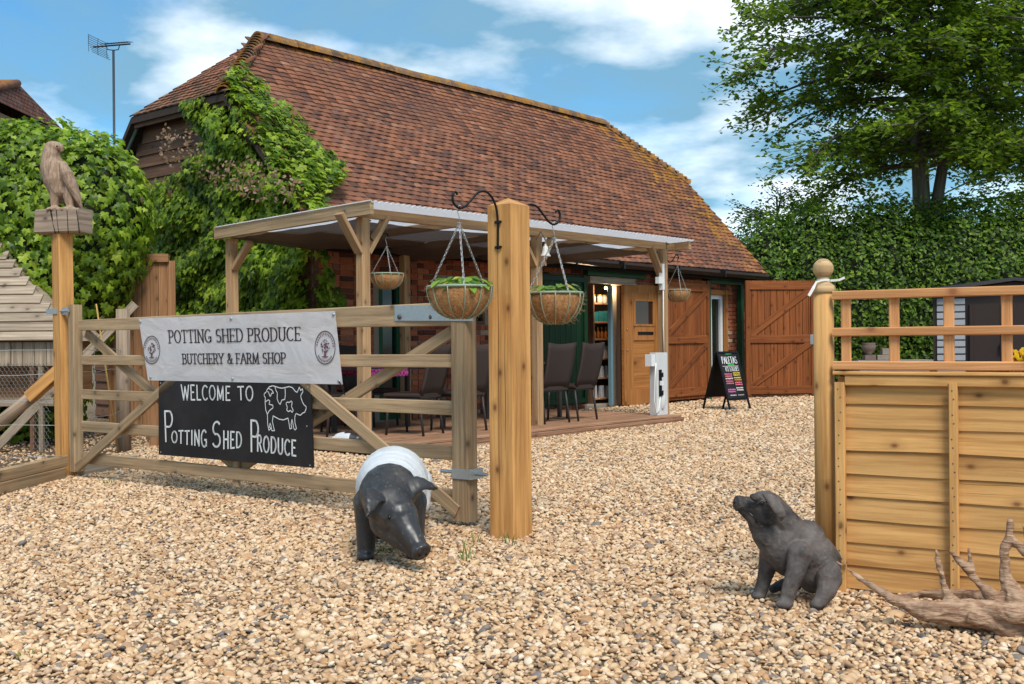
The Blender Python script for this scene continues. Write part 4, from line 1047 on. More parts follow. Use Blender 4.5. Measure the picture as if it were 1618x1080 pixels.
def basket(hook, R, drop, label, plants, spin=0., fuzz=1.0, depth=1.0):
    """drop: from the hook to the rim"""
    rim = hook-UP*drop; H_ = R*depth
    root = thing('hanging_basket', rim-UP*H_, label, 'hanging basket', 'coir hanging baskets')
    prof = [(R*.10, 0)]+[(R*1.0*sin(k/9*pi/2)**.85, H_*(1-cos(k/9*pi/2))) for k in range(2, 10)]
    s = MB(); s.lathe(rim-UP*H_, prof, 40)
    for v in range(len(s.v)):
        p = s.v[v]; q = p-rim; s.v[v] = p+V((q.x, q.y, 0))*(.035*noise.noise(p*22)+.03*noise.noise(p*60))
    s.build('coir_liner', M_COIR, root, True)
    s = MB()
    for k in range(int(260*fuzz)):
        a = rnd(0, 6.283); f_ = rnd(.25, 1); r0 = R*sin(f_*pi/2)**.85; z0 = H_*(1-cos(f_*pi/2)); p = rim-UP*H_+V((r0*cos(a), r0*sin(a), z0))
        dv = V((cos(a), sin(a), rnd(-.6, .6))).normalized(); e_ = V((rnd(-1, 1), rnd(-1, 1), rnd(-1, 1)))*.012
        s.tube([p, p+dv*.012+e_, p+dv*rnd(.014, .03)+e_*2], .0007, 3, False)
    o = s.build('loose_fibre', M_COIR, root); o['kind'] = 'stuff'
    s = MB(); N = 36; s.tube([rim+V((R*1.02*cos(2*pi*i/N), R*1.02*sin(2*pi*i/N), .0)) for i in range(N+1)], .0075, 8, False); s.build('rim', M_WIRE, root, True)
    for k in range(12):
        a = 2*pi*k/12+spin; s = MB()
        s.tube([rim-UP*H_+V(((R*1.03*sin(f_*pi/2)**.85+.004)*cos(a), (R*1.03*sin(f_*pi/2)**.85+.004)*sin(a), H_*(1-cos(f_*pi/2))-.003)) for f_ in [.1+.9*i/9 for i in range(10)]], .0035, 6); s.build('rib', M_WIRE, root, True)
    top = hook-UP*.08
    s = MB(); s.tube([hook+UP*.012+V((.012, 0, 0)), hook+UP*.018, hook+V((-.012, 0, -.01)), hook-UP*.05, top], .003, 6); s.tube([top+V((.012*cos(k), .012*sin(k), 0)) for k in [i*.63 for i in range(11)]], .003, 5, False); s.build('hanger', M_CHAIN, root, True)
    for k in range(3):
        a = 2*pi*k/3+spin+.5; e_ = rim+V((R*cos(a), R*sin(a), .004)); L_ = (e_-top).length; dv = (e_-top)/L_
        x1 = dv.orthogonal().normalized(); x2 = dv.cross(x1); s = MB(); q = 0; i = 0
        while q < L_-.008:
            c_ = top+dv*(q+.009); sdv = x1 if i % 2 else x2
            s.tube([c_+dv*.011*cos(u)+sdv*.0055*sin(u) for u in [j*pi/3 for j in range(7)]], .0023, 4, False); q += .0175; i += 1
        s.build('chain', M_CHAIN, root, True)
    if plants:
        lm = MB()._add(LG[0], LG[1], None, 0.).mesh('leaf', M_BLEAF, True)
        for k in range(plants):
            a = rnd(0, 6.283); rr = R*sqrt(random.random())*.85; p = rim+V((rr*cos(a), rr*sin(a), rnd(.0, .05)))
            up_ = V((cos(a)*rnd(.1, .8), sin(a)*rnd(.1, .8), 1)); tip = V((cos(a+rnd(-1, 1)), sin(a+rnd(-1, 1)), rnd(-.2, 1.3)))
            sc_ = rnd(.04, .085); inst(lm, 'leaf', root, Matrix.Translation(p) @ (orient(up_, tip)*sc_).to_4x4())
        s = MB(); s.lathe(rim-UP*.03, [(R*.9, 0), (R*.93, .022), (R*.5, .035), (.01, .04)], 24); s.build('compost', plain('compost', (.05, .03, .018), .95), root)
    return root
basket(hk1, .172, .425, 'coir hanging basket with leafy plants on the left bracket of the gate post', 110, .2)
basket(hk2, .158, .40, 'coir hanging basket with leafy plants behind the gate post, near the bell', 80, .5, 1.6, 1.15)
qb = B(pt[0]+.055, pw-.02, zb-.17); hk3 = bracket(qb, (BD*1.0-BN*.05).normalized(), 'bracket', perg, 1.2, -1)
basket(hk3, .165, .36, 'empty coir hanging basket on the pergola post above the gate', 0, .35, .5, .95)
qb = B(pt[2]+.055, pw-.02, zb-.1); hk4 = bracket(qb, (BD-BN*.0).normalized(), 'bracket', perg, 1.5, -1)
basket(hk4, .17, .42, 'empty coir hanging basket at the pergola corner in front of the brown door', 0, .1, .5)
# bell
bh_ = D(862, 405, (B(pt[1], pw)-cC).y-.12); 
bell = thing('bell', bh_, 'small white hand bell hanging from the pergola post', 'bell')
MB().lathe(bh_, [(.062, 0), (.060, .012), (.044, .035), (.034, .085), (.03, .115), (.014, .13)], 20).build('bell_body', plain('bell_white', (.6, .57, .53), .5), bell, True)
MB().tube([bh_+UP*.128, bh_+UP*.15], .012, 8).build('crown', M_WHITE, bell); MB().tube([bh_+UP*.02, bh_-UP*.11], [.006, .012], 8).build('clapper_pull', W_GREY, bell)
pb = B(pt[1]-.05, pw-.04, bh_.z+.2)
MB().tube([bh_+UP*.148, bh_+UP*.2, bh_.lerp(pb, .5)+UP*.2, pb], .009, 8).build('bell_bracket', W_GREY, bell)
# ---------------------------------------------------------------- A-board
fl, fr = G(1153, 650), G(1184, 646.5); ax = (fr-fl).normalized(); ayb = V((-ax.y, ax.x, 0)); AW = (fr-fl).length+.12
ax = V((.82, .57, 0)).normalized(); ayb = V((-ax.y, ax.x, 0)); AW = .47; fl = G(1153, 650)
ab = thing('pavement_sign', fl+ax*AW/2+ayb*.25, 'black A-frame pavement sign with chalked ice lolly list by the barn doors', 'sign')
AH = .96; lean = (UP*1.0+ayb*.30-ax*.0).normalized()
TLn = fl+lean*AH; nA = ax.cross(lean); nA = nA if nA.y < 0 else -nA
def ap(u, v, off=0.): return fl+ax*AW*u+lean*AH*v+nA*off
for u in (.03, .97):
    s = MB(); s.beam(ap(u, 0), ap(u, 1), .03, .026, nA); s.build('frame_leg', M_BLACK, ab)
for v in (.985, .2):
    s = MB(); s.beam(ap(.06, v), ap(.94, v), .024, .035, lean); s.build('frame_rail', M_BLACK, ab)
s = MB(); s.prism([ap(.05, .2), ap(.95, .2), ap(.95, .98), ap(.05, .98)], -nA*.006); pan = s.build('chalk_panel', M_CB, ab)
rl = (UP-ayb*.3).normalized()
for u in (.03, .97):
    s = MB(); p = ap(u, .985)+ayb*.02; s.beam(p, V((p.x, p.y, 0))+ayb*.30, .03, .026, ayb); s.build('rear_leg', M_BLACK, ab)
p0, p1 = ap(.05, .98)+ayb*.025, ap(.95, .98)+ayb*.025; dn = ayb*.22-UP*.70
s = MB(); s.prism([p0, p1, p1+dn, p0+dn], ayb*.006); s.build('rear_panel', M_BLACK, ab)
def aq(u0, v0, u1, v1): return [ap(u0, v1, .003), ap(u1, v1, .003), ap(u1, v0, .003), ap(u0, v0, .003)]
Z3 = V((0, 0, 0))
write(pan, M_CHALK, 'PALETAS', aq(.16, .80, .86, .91), .014, .009, False, .12, .02)
write(pan, M_CHALK, 'ICE LOLLIES', aq(.24, .67, .86, .735), .009, .007, False, .14, .02)
cols = {'pink': (.7, .16, .22), 'yel': (.65, .5, .06), 'or': (.7, .25, .04), 'mag': (.62, .15, .4), 'wh': (.62, .55, .5), 'gr': (.05, .42, .08)}
CM = {k: plain('chalk_'+k, v, .9, bump=0) for k, v in cols.items()}
def scrib(u0, u1, v, k, h=.022):
    s = MB(); x = u0
    while x < u1-.02:
        x2 = min(u1, x+rnd(.02, .05)); s.quad(*aq(x, v-h/2*rnd(.7, 1.2), x2-.008, v+h/2*rnd(.7, 1.2))); x = x2
    s.build('chalk_scribble', CM[k], pan)
scrib(.38, .68, .962, 'gr', .02); scrib(.4, .7, .775, 'gr', .025); scrib(.14, .88, .752, 'wh', .012)
for v, k in ((.62, 'pink'), (.585, 'pink'), (.545, 'wh'), (.50, 'pink'), (.465, 'pink'), (.36, 'mag'), (.325, 'mag')): scrib(.15, .5, v, k)
for v, k in ((.635, 'yel'), (.60, 'yel'), (.555, 'yel'), (.52, 'or'), (.475, 'pink'), (.44, 'pink'), (.385, 'wh'), (.35, 'wh')): scrib(.55, .88, v, k)
scrib(.2, .5, .265, 'wh', .016); scrib(.56, .84, .265, 'wh', .01)

# ---------------------------------------------------------------- lap fence panel with trellis
f0 = G(1326, 932); FU = V((.85, -.526, 0)).normalized(); FN = V((FU.y, -FU.x, 0)); FN = FN if FN.y < 0 else -FN
FL = 1.83
def fp(a, z, off=0.): return f0+FU*a+FN*off+UP*z
def fpx(px, py, off=0.): return on_plane(px, py, f0+FN*off, FN)
panel = thing('lap_fence', f0+FU*FL/2, 'waney lap timber fence panel behind the sitting pig and driftwood', 'fence')
za, zb_ = .0, fpx(1330, 592).z
nbd = 9; hb = (zb_-.045)/nbd
for k in range(nbd):
    z0 = .02+hb*k; vs = []; N = 24
    off = rnd(0, 9); s = MB(); P0 = []; 
    hh = hb+.018
    for i in range(N+1):
        a = .005+(FL-.01)*i/N; wv_ = .006*noise.noise(V((a*2.2+off, k*3.1, 0)))
        b0, b1 = z0+wv_, z0+hh
        vs += [fp(a, b0, .021), fp(a, b1, .0105), fp(a, b1, .0025), fp(a, b0, .013)]
    fs = []; uvs = []; ou, ov = rnd(0, 40), rnd(0, 40); st_ = (FL-.01)/N
    for i in range(N):
        for q, (m0, m1, v0, v1) in enumerate(((0, 1, 0, hh), (1, 2, hh, hh+.01), (2, 3, hh+.01, 2*hh), (3, 0, 2*hh, 2*hh+.012))):
            fs.append((4*i+m0, 4*i+4+m0, 4*i+4+m1, 4*i+m1)); u0, u1 = ou+st_*i, ou+st_*(i+1)
            uvs.append([(u0, ov+v0), (u1, ov+v0), (u1, ov+v1), (u0, ov+v1)])
    s._add(vs, fs, uvs); s.build('lap_board', W_FENCE, panel)
ab_ = (fpx(1510, 700)-f0).dot(FU)
for a, w in ((.022, .042), (ab_, .034), (ab_*2, .034)):
    s = MB(); s.beam(fp(a, .01, .042), fp(a, zb_-.03, .042), w, .03, FN, .003); s.build('batten', W_FENCE, panel)
s = MB(); s.beam(fp(.045, zb_-.022, .037), fp(FL, zb_-.022, .037), .02, .045); s.build('top_rail', W_FENCE, panel)
s = MB(); s.beam(fp(-.005, zb_+.009, .02), fp(FL, zb_+.009, .02), .07, .016); s.build('capping', W_FENCE, panel)
M_NAIL = plain('nail_head', (.16, .15, .14), .45, .7)
for a in (.022, ab_, ab_*2):
    for k in range(nbd):
        for dz2 in (.03, .065):
            s = MB(); s.lathe(fp(a+rnd(-.006, .006), .02+hb*k+dz2, .0572), [(.0035, 0), (.003, .001)], 7, FN); s.build('nail', M_NAIL, panel)
trel = thing('trellis', fp(FL/2, zb_+.018), 'square timber trellis fixed along the top of the lap fence', 'trellis')
zt = [fpx(1326, 577).z, fpx(1326, 524.5).z, fpx(1326, 467).z]
for z in zt:
    s = MB(); s.beam(fp(-.006, z, .038), fp(FL, z, .038), .02, .038); s.build('trellis_rail', W_TREL, trel)
for px in (1337, 1413, 1499.5, 1591):
    a = (fpx(px, 520, .018)-f0).dot(FU); s = MB(); s.beam(fp(a, zt[0]-.018, .018), fp(a, zt[2]+.015, .018), .042, .019, FN); s.build('trellis_upright', W_TREL, trel)
a += .225
while a < FL: s = MB(); s.beam(fp(a, zt[0]-.018, .018), fp(a, zt[2]+.015, .018), .042, .019, FN); s.build('trellis_upright', W_TREL, trel); a += .225
pe_ = fp(FL+.058, 0, 0); single(MB().tube([pe_-UP*.04, pe_+UP*.7, pe_+UP*1.36], .044, 18), 'fence_post', W_FENCE, pe_, 'plain round timber post at the far end of the lap fence', 'post', None, True)
np_ = fp(-.058, 0, .0); newel = thing('newel_post', np_, 'round timber post with a turned ball finial at the fence end', 'post')
zc = D(1313, 463, np_.y).z
MB().tube([np_-UP*.04, np_+UP*zc*.5, np_+UP*zc], .044, 20).build('shaft', W_FENCE, newel, True)
bz_ = D(1313, 424, np_.y).z; pcol = wood('turned_finial', (.50, .31, .14), (.62, .42, .22), var=.03, grain=.4, knotd=.1)
MB().lathe(np_+UP*zc, [(.040, -.006), (.050, .004), (.053, .018), (.050, .032), (.036, .044), (.026, .052), (.024, bz_-zc-.04), (.026, bz_-zc-.034)], 24).build('collar', pcol, newel, True)
MB().ell(np_+UP*bz_, .0445, None, 24, 16).build('ball_finial', pcol, newel, True)
zr = bz_-.052; M_RIB = plain('white_tape', (.72, .70, .66), .7)
rbn = MB()
def ribbon(m, pts_, w):
    for a, b in zip(pts_[:-1], pts_[1:]):
        m.quad(a+UP*w, a-UP*w, b-UP*w, b+UP*w)
k = D(1313, 443, np_.y); Yr = np_.y-.03
ribbon(rbn, [np_+V((.028*cos(t), .030*sin(t), zr)) for t in [i*2*pi/16 for i in range(17)]], .006)
q = [D(1308, 442, Yr), D(1297, 443, Yr-.01), D(1290, 445, Yr-.02), D(1285, 455, Yr-.03), D(1278, 467, Yr-.035)]; nr = V((0, 0, 0))
vs = []
for i, p in enumerate(q):
    t = (q[min(i+1, 4)]-q[max(i-1, 0)]).normalized(); w = t.cross(V((0, 1, 0)))*(.004 if i < 3 else .0065); vs += [p+w, p-w]
rbn._add(vs, [(2*i, 2*i+1, 2*i+3, 2*i+2) for i in range(4)])
q = [D(1312, 443, Yr), D(1326, 442, Yr-.01), D(1335, 438, Yr-.01)]; vs = []
for i, p in enumerate(q):
    t = (q[min(i+1, 2)]-q[max(i-1, 0)]).normalized(); w = t.cross(V((0, 1, 0)))*.005; vs += [p+w, p-w]
rbn._add(vs, [(2*i, 2*i+1, 2*i+3, 2*i+2) for i in range(2)])
o = single(rbn, 'tape', M_RIB, np_+UP*zr, 'white tape tied below the ball finial with a loose end', 'tape')
m_ = o.modifiers.new('thick', 'SOLIDIFY'); m_.thickness = .0012

# ---------------------------------------------------------------- driftwood
md = NT('driftwood', .85, 0, .2); _v = md.vec('POS'); _g = md.noise(md.vec('POS', (6, 6, 30)), 2.5, 6, .6, .8); _g2 = md.noise(_v, 8, 5, .6)
c = md.mix(md.ramp(_g, [(.35, 0), (.62, 1)]), (.20, .10, .055), (.49, .325, .21)); c = md.mix(md.ramp(_g2, [(.56, 0), (.72, .7)]), c, (.11, .06, .04))
md.col(c); md.bump(md.math('ADD', _g, _g2), .8, .012)
Yd = 4.16; k_ = Yd/F
P = lambda px, py, dy=0.: D(px, py, Yd+dy)
dm_ = MB()
dm_.chain([P(1321, 886, .12), P(1345, 903, .1), P(1373, 922, .06), P(1410, 946, 0), P(1455, 964, -.03), P(1520, 968, -.03), P(1580, 978, -.06), P(1650, 988, -.08)], [k_*x*.98 for x in (2.2, 4, 6.5, 10, 17, 25, 29, 30)])
dm_.chain([P(1336, 891, .1), P(1341, 884, .1)], [k_*3, k_*1.6])
dm_.chain([P(1480, 868, .0), P(1486, 900, .0), P(1494, 935, -.01), P(1515, 962, -.02)], [k_*x*.98 for x in (4, 7, 9, 15)])
dm_.chain([P(1498, 867, .05), P(1523, 893, .05), P(1545, 920, .04), P(1570, 942, .02), P(1600, 958, 0)], [k_*x*.98 for x in (2.5, 6, 8, 13, 18)])
dm_.chain([P(1531, 868, .05), P(1533, 882, .05), P(1536, 900, .05)], [k_*x*.98 for x in (3.2, 3.6, 5)])
dm_.chain([P(1597, 822, .04), P(1594, 845, .04), P(1586, 875, .03), P(1588, 915, .02), P(1608, 950, -.02), P(1660, 975, -.04)], [k_*x*.98 for x in (5.5, 8, 8.5, 10, 22, 26)])
dm_.chain([P(1594, 846, .04), P(1604, 857, .02), P(1622, 872, 0)], [k_*x*.98 for x in (6, 6.5, 8)])
dm_.chain([P(1617, 832, .03), P(1622, 850, .02), P(1640, 885, .0), P(1660, 940, -.03)], [k_*x*.98 for x in (3, 5, 8, 18)])
dm_.chain([P(1400, 943, .26), P(1455, 938, .24), P(1520, 938, .18), P(1580, 950, .08)], [k_*x*.98 for x in (4, 8, 11, 16)])
dm_.chain([P(1560, 966, -.1), P(1600, 972, -.17), P(1660, 985, -.2)], [k_*x*.98 for x in (10, 12, 14)])
dm_.chain([P(1540, 975, -.1), P(1590, 992, -.12), P(1650, 1004, -.12)], [k_*x*.98 for x in (12, 18, 22)])
organic(dm_, 'driftwood', md.m, None, .0055, 3, P(1520, 990), None, lambda c: -.009*abs(noise.noise(V((c.x*13+c.z*6, c.y*30, c.z*22))))**.7+.004*noise.noise(c*50)+.009*noise.noise(V((c.x*9, c.y*9, c.z*9+4))))
tag(bpy.data.objects['driftwood'], 'bleached branching driftwood root lying in front of the lap fence', 'driftwood')

# ---------------------------------------------------------------- sitting pig statue
mg = NT('dark_cast_stone', .72, 0, .3); _v = mg.vec('POS'); n1 = mg.noise(_v, 7, 6, .65); n2 = mg.noise(_v, 38, 5, .7)
c = mg.mix(mg.ramp(n1, [(.36, 0), (.66, 1)]), (.030, .027, .027), (.15, .128, .115)); c = mg.mix(mg.ramp(n2, [(.55, 0), (.72, .55)]), c, (.22, .18, .15)); c = mg.mix(mg.ramp(mg.noise(_v, 13, 3), [(.62, 0), (.74, .35)]), c, (.16, .09, .06))
mg.col(c); mg.bump(n2, .6, .007)
Ys = 4.55; k_ = Ys/F
P = lambda px, py, dy=0.: D(px, py, Ys+dy)
m = MB()
# coords below come from the 4.909x enlargement of (1140..1360, 760..980)
Q = lambda x, y, dy=0.: P(1140+x/4.909, 760+y/4.909, dy)
r_ = lambda x: x/4.909*k_
def el(m, x, y, dy, rx, ry, rz, ang=0): m.ell(Q(x, y, dy), (r_(rx), r_(ry), r_(rz)), Matrix.Rotation(radians(ang), 3, 'Y'), 20, 14)
el(m, 620, 500, .035, 178, 165, 215, 35)           # barrel
el(m, 500, 445, .02, 150, 145, 165, 25)            # shoulders
el(m, 745, 660, .05, 180, 175, 215, 20)            # haunch mass
m.chain([Q(390, 195, .0), Q(490, 320, .01), Q(600, 440, .02), Q(730, 575, .04)], [r_(102), r_(114), r_(130), r_(164)])   # nape and back
m.chain([Q(285, 285), Q(345, 395, .01), Q(430, 500, .02), Q(520, 600, .03)], [r_(92), r_(116), r_(140), r_(142)])        # throat and chest
el(m, 335, 205, 0, 142, 125, 132)                  # skull
el(m, 330, 265, 0, 120, 130, 95)                   # jowls
m.chain([Q(280, 205, -.004), Q(205, 188, -.008), Q(150, 170, -.012)], [r_(98), r_(70), r_(56)])
m.chain([Q(290, 310, -.004), Q(225, 268, -.01), Q(165, 232, -.012)], [r_(72), r_(52), r_(34)])   # lower jaw
m.lathe(Q(150, 172, -.012), [(r_(50), 0), (r_(60), r_(8)), (r_(62), r_(34)), (r_(56), r_(44))], 20, V((-.93, -.22, .12)))   # snout disc
el(m, 265, 128, -.07, 52, 30, 30, 25); el(m, 270, 128, .07, 52, 30, 30, 25)
# ears: broad hanging flaps
for sg in (-1, 1):
    for q in range(7):
        kq = q/6; m.ell(Q(392+80*kq+(0 if sg < 0 else -25), 135+150*kq, sg*(.088+.03*sin(kq*2.4))), (r_(78*(1-kq)**.5+12), r_(17), r_(32)), Matrix.Rotation(radians(28), 3, 'Y') @ Matrix.Rotation(radians(-8*sg), 3, 'Z'), 14, 8)
# front legs
m.chain([Q(610, 560, -.07), Q(575, 700, -.088), Q(535, 820, -.092), Q(508, 915, -.092), Q(497, 940, -.095)], [r_(98), r_(74), r_(60), r_(52), r_(54)])
el(m, 487, 955, -.1, 68, 62, 36)
m.chain([Q(385, 560, .06), Q(350, 690, .08), Q(322, 800, .085), Q(300, 865, .085)], [r_(95), r_(68), r_(54), r_(52)])
el(m, 286, 885, .08, 62, 55, 34)
# hind legs
m.chain([Q(835, 755, -.06), Q(815, 850, -.09), Q(775, 915, -.1), Q(748, 945, -.105)], [r_(100), r_(74), r_(56), r_(52)])
el(m, 740, 955, -.105, 58, 52, 34)
m.chain([Q(560, 790, .12), Q(450, 810, .13), Q(400, 835, .13)], [r_(70), r_(42), r_(34)])
el(m, 845, 715, -.03, 82, 110, 110)
sp_ = organic(m, 'sitting_pig_statue', mg.m, None, .0048, 3, Q(640, 960), None, lambda c: .0022*noise.noise(c*28)+.0012*noise.noise(c*70))
tag(sp_, 'dark grey sitting pig statue looking upward beside the lap fence', 'pig statue')
M_EYE = plain('eye_dark', (.012, .01, .01), .2)
for dy, x in ((-.094, 312),):
    MB().ell(Q(x, 172, dy-.001), r_(21), None, 12, 8).build('eye', M_EYE, sp_, True)
    MB().tube([Q(x-36, 176, dy-.002), Q(x, 150, dy-.010), Q(x+36, 165, dy-.004)], r_(8), 8).build('eyelid', mg.m, sp_, True)
for dz_, dy in ((0, -.030), (-4, .006)):
    MB().ell(Q(100, 162+dz_, dy-.018), (r_(9), r_(13), r_(17)), None, 10, 8).build('nostril', M_EYE, sp_, True)
MB().tube([Q(160, 215, -.062), Q(215, 245, -.078), Q(262, 290, -.094), Q(272, 322, -.09)], r_(7), 6).build('mouth_line', M_EYE, sp_, True)

# ---------------------------------------------------------------- standing saddleback pig statue
mp2 = NT('painted_pig', .34, 0, .5); _v = mp2.vec('POS'); n1 = mp2.noise(_v, 9, 5, .6)
blk = mp2.mix(n1, (.012, .0115, .012), (.045, .042, .042)); wht = mp2.mix(n1, (.50, .52, .53), (.74, .75, .75))
c = mp2.mix(mp2.ramp(mp2.math('ADD', mp2.pv(), mp2.math('MULTIPLY', mp2.math('SUBTRACT', n1, .5), .18)), [(.46, 0), (.54, 1)]), blk, wht)
c = mp2.mix(mp2.ramp(mp2.noise(_v, 55, 4, .7), [(.60, 0), (.70, .5)]), c, (.28, .24, .20)); c = mp2.mix(mp2.ramp(mp2.noise(_v, 5, 6, .75), [(.52, 0), (.75, .35)]), c, (.20, .17, .14)); mp2.col(c)
mp2.put(mp2.ramp(mp2.noise(_v, 14, 4), [(.3, .28), (.7, .62)]), mp2.b.inputs['Roughness']); mp2.bump(mp2.noise(_v, 30, 4), .15, .004)
def pig_standing(name, loc, fwd, sc, label, mask, turn=.0, vox=.0075):
    f = V(fwd).normalized(); l = V((-f.y, f.x, 0)); M3 = Matrix((f, l, UP)).transposed()
    X = lambda a, b, c_: loc+(f*a+l*b+UP*c_)*sc
    m = MB()
    def E(a, b, c_, rx, ry, rz, pitch=0): m.ell(X(a, b, c_), (rx*sc, ry*sc, rz*sc), M3 @ Matrix.Rotation(radians(pitch), 3, 'Y'), 22, 14)
    for q in range(15):
        u = q/14; xx = -.40+.66*u; bw_ = .182*(sin(pi*min(1, .12+.88*min(1, u*1.9))/2)**.8)*(1-.22*max(0, u-.72)/.28); E(xx, 0, .345-.02*max(0, u-.6)/.4, .15, bw_, bw_*(1.0+.03*u))
    ca, sa = cos(turn), sin(turn)
    H_ = lambda a, b, c_: X(.40+a*ca-b*sa, a*sa+b*ca, c_)
    m.chain([X(.27, 0, .33), H_(.0, 0, .295)], [.148*sc, .114*sc])
    m.chain([H_(.0, 0, .295), H_(.08, 0, .25), H_(.16, 0, .18), H_(.235, 0, .12)], [.114*sc, .094*sc, .058*sc, .040*sc])
    m.chain([H_(.0, 0, .22), H_(.08, 0, .17), H_(.19, 0, .10)], [.09*sc, .068*sc, .032*sc])
    hf = (f*ca+l*sa); hl_ = (-f*sa+l*ca); nd = (hf*.8-UP*.6).normalized()
    m.lathe(H_(.238, 0, .112)-nd*.01*sc, [(.036*sc, 0), (.048*sc, .008*sc), (.050*sc, .026*sc), (.044*sc, .034*sc)], 20, nd)
    for sg in (-1, 1):
        E_ = H_(.03, sg*.078, .345)
        tip = hf*.04+hl_*sg*.145+UP*.012 if sg > 0 else hf*.09+hl_*sg*.125-UP*.055
        side = tip.cross(UP).normalized()
        for q in range(7):
            kq = q/6; wq = (.058*(1-kq)**.6+.008)*sc; c0 = E_+tip*sc*kq+UP*(.035*sin(pi*kq)*sc)
            Me = orient((UP*.55+hf*.6), tip); m.ell(c0, (wq, .030*sc, .015*sc), Me, 14, 8)
        m.chain([X(.22, sg*.10, .28), X(.235, sg*.115, .15), X(.24, sg*.118, .045)], [.082*sc, .052*sc, .042*sc]); E(.252, sg*.118, .028, .052, .044, .03)
        m.chain([X(-.33, sg*.09, .30), X(-.30, sg*.11, .20), X(-.38, sg*.11, .13), X(-.36, sg*.11, .04)], [.11*sc, .075*sc, .046*sc, .04*sc]); E(-.345, sg*.11, .028, .05, .042, .03)
    m.tube([X(-.5, 0, .40), X(-.54, .02, .42), X(-.545, .045, .39), X(-.53, .03, .365)], .011*sc, 8)
    def mk(c_):
        q = M3.transposed() @ (c_-loc)/sc; return mask(q)
    o = organic(m, name, mp2.m, None, vox, 6, loc, mk, lambda c_: .0012*noise.noise(c_*20))
    tag(o, label, 'pig statue')
    for sg in (-1, 1):
        MB().ell(H_(.115, sg*.079, .258), .0115*sc, None, 12, 8).build('eye', M_EYE, o, True)
        MB().ell(H_(.238, sg*.018, .112)+nd*.022*sc, (.010*sc, .010*sc, .013*sc), None, 10, 8).build('nostril', M_EYE, o, True)
    return o
def saddle(q):
    # broad white band behind the shoulder, narrowing over the front legs
    x = q.x; e = .265-.45*max(0, .42-q.z); return max(0., min(1., .5+(e-x)*14))*(1. if q.z > .15 and x > -.42 else 0.)
pl0 = G(612, 885); pfw = V((.05, -1, 0))
ploc = V((pl0.x+.004, pl0.y+.24, 0))
pig_standing('standing_pig_statue', ploc, pfw, 1.04, 'life-size black saddleback pig statue with a white band, standing by the gate', saddle, .72, .0062)
sp2 = G(548, 716)
def patchy(q): return 1. if (q.x < .12 and noise.noise(q*6+V((3, 1, 0))) > -.12 and q.z > .2) else 0.
pig_standing('piglet_statue', sp2+V((0, .05, 0)), V((.95, -.3, 0)), .40, 'small white and black piglet statue beyond the gate beside the deck', patchy, -.2, .005)

# ---------------------------------------------------------------- eagle on its block and post
ep0 = G(105, 752); Ye = ep0.y
epost = thing('eagle_post', ep0, 'square timber gate post carrying the carved eagle', 'post')
PE = Matrix.Rotation(radians(50), 3, 'Z')
ztp = D(102, 369, Ye).z
s = MB(); s.beam(ep0-UP*.05, ep0+V((-.02, 0, ztp)), .128, .128, PE @ V((1, 0, 0)), .006); s.build('shaft', W_POST, epost)
blk_o = thing('carved_eagle', ep0+V((-.02, 0, ztp)), 'carved wooden eagle perched on a cracked timber block', 'carving')
c0 = D(100, 350, Ye); zt1 = D(100, 331, Ye).z
me_ = MB(); a_, b_ = D(59, 350, Ye), D(142, 350, Ye); cx_ = (a_+b_)/2
Lb = (b_-a_).length*.93
s = MB(); ua = V((.97, -.24, 0)); cb_ = V((cx_.x, cx_.y, 0)); s.beam(cb_-ua*Lb/2+UP*(ztp+zt1)/2, cb_+ua*Lb/2+UP*(ztp+zt1)/2, .20, zt1-ztp, UP, .012)
for i in range(len(s.v)): s.v[i] = s.v[i]+V((rnd(-.008, .008), rnd(-.008, .008), 0))
s.build('block', W_EAGLE, blk_o)
for px, dxp in ((80, 8), (89, 4), (106, 2), (121, 5)):
    s = MB(); a = D(px, 332, Ye-.125); b = D(px+dxp, 369, Ye-.125)
    nf_ = V((-.24, -.97, 0)); pl0_ = cb_+nf_*.1012
    a = on_plane(px, 332, pl0_, nf_); b = on_plane(px+dxp, 369, pl0_, nf_); s.beam(a, b, .006, .006 if px != 80 else .012, V((1, 0, 0)), .001); s.build('crack', M_DARK, blk_o)
k_ = Ye/F
Q = lambda x, y, dy=0.: D(40+x/6.353, 210+y/6.353, Ye+dy)
r_ = lambda x: x/6.353*k_
m = MB()
m.chain([Q(265, 160), Q(258, 250), Q(275, 350), Q(310, 470), Q(340, 570), Q(370, 650, .03)], [r_(78), r_(96), r_(120), r_(126), r_(104), r_(60)])
m.ell(Q(280, 142), (r_(84), r_(76), r_(64))); m.ell(Q(295, 128), (r_(58), r_(55), r_(36)))
m.chain([Q(320, 135, -.01), Q(352, 146, -.02), Q(366, 172, -.022), Q(362, 184, -.02)], [r_(50), r_(38), r_(22), r_(9)])
m.ell(Q(345, 118, -.01), (r_(34), r_(40), r_(13)))
ang = math.atan2(770-290, 570-360)
Mw = Matrix.Rotation(-(pi/2-ang), 3, 'Y')
for dy, dx in ((-.035, 0), (.09, -40)):
    m.chain([Q(375+dx, 330, dy), Q(410+dx, 420, dy), Q(465+dx, 540, dy+.02), Q(520+dx, 660, dy+.05), Q(560+dx, 745, dy+.06)], [r_(50), r_(74), r_(66), r_(44), r_(15)])
m.chain([Q(430, 600, .08), Q(500, 700, .1), Q(545, 750, .1)], [r_(50), r_(36), r_(16)])
for x0, x1, dy in ((290, 296, -.03), (430, 446, -.05)):
    m.chain([Q(x0+22, 560, dy), Q(x0+4, 640, dy), Q(x1, 730, dy)], [r_(58), r_(50), r_(38)])
    for dx in (-75, -30, 25, 62): m.chain([Q(x1, 745, dy-.01), Q(x1+dx, 762, dy-.06)], [r_(24), r_(15)])
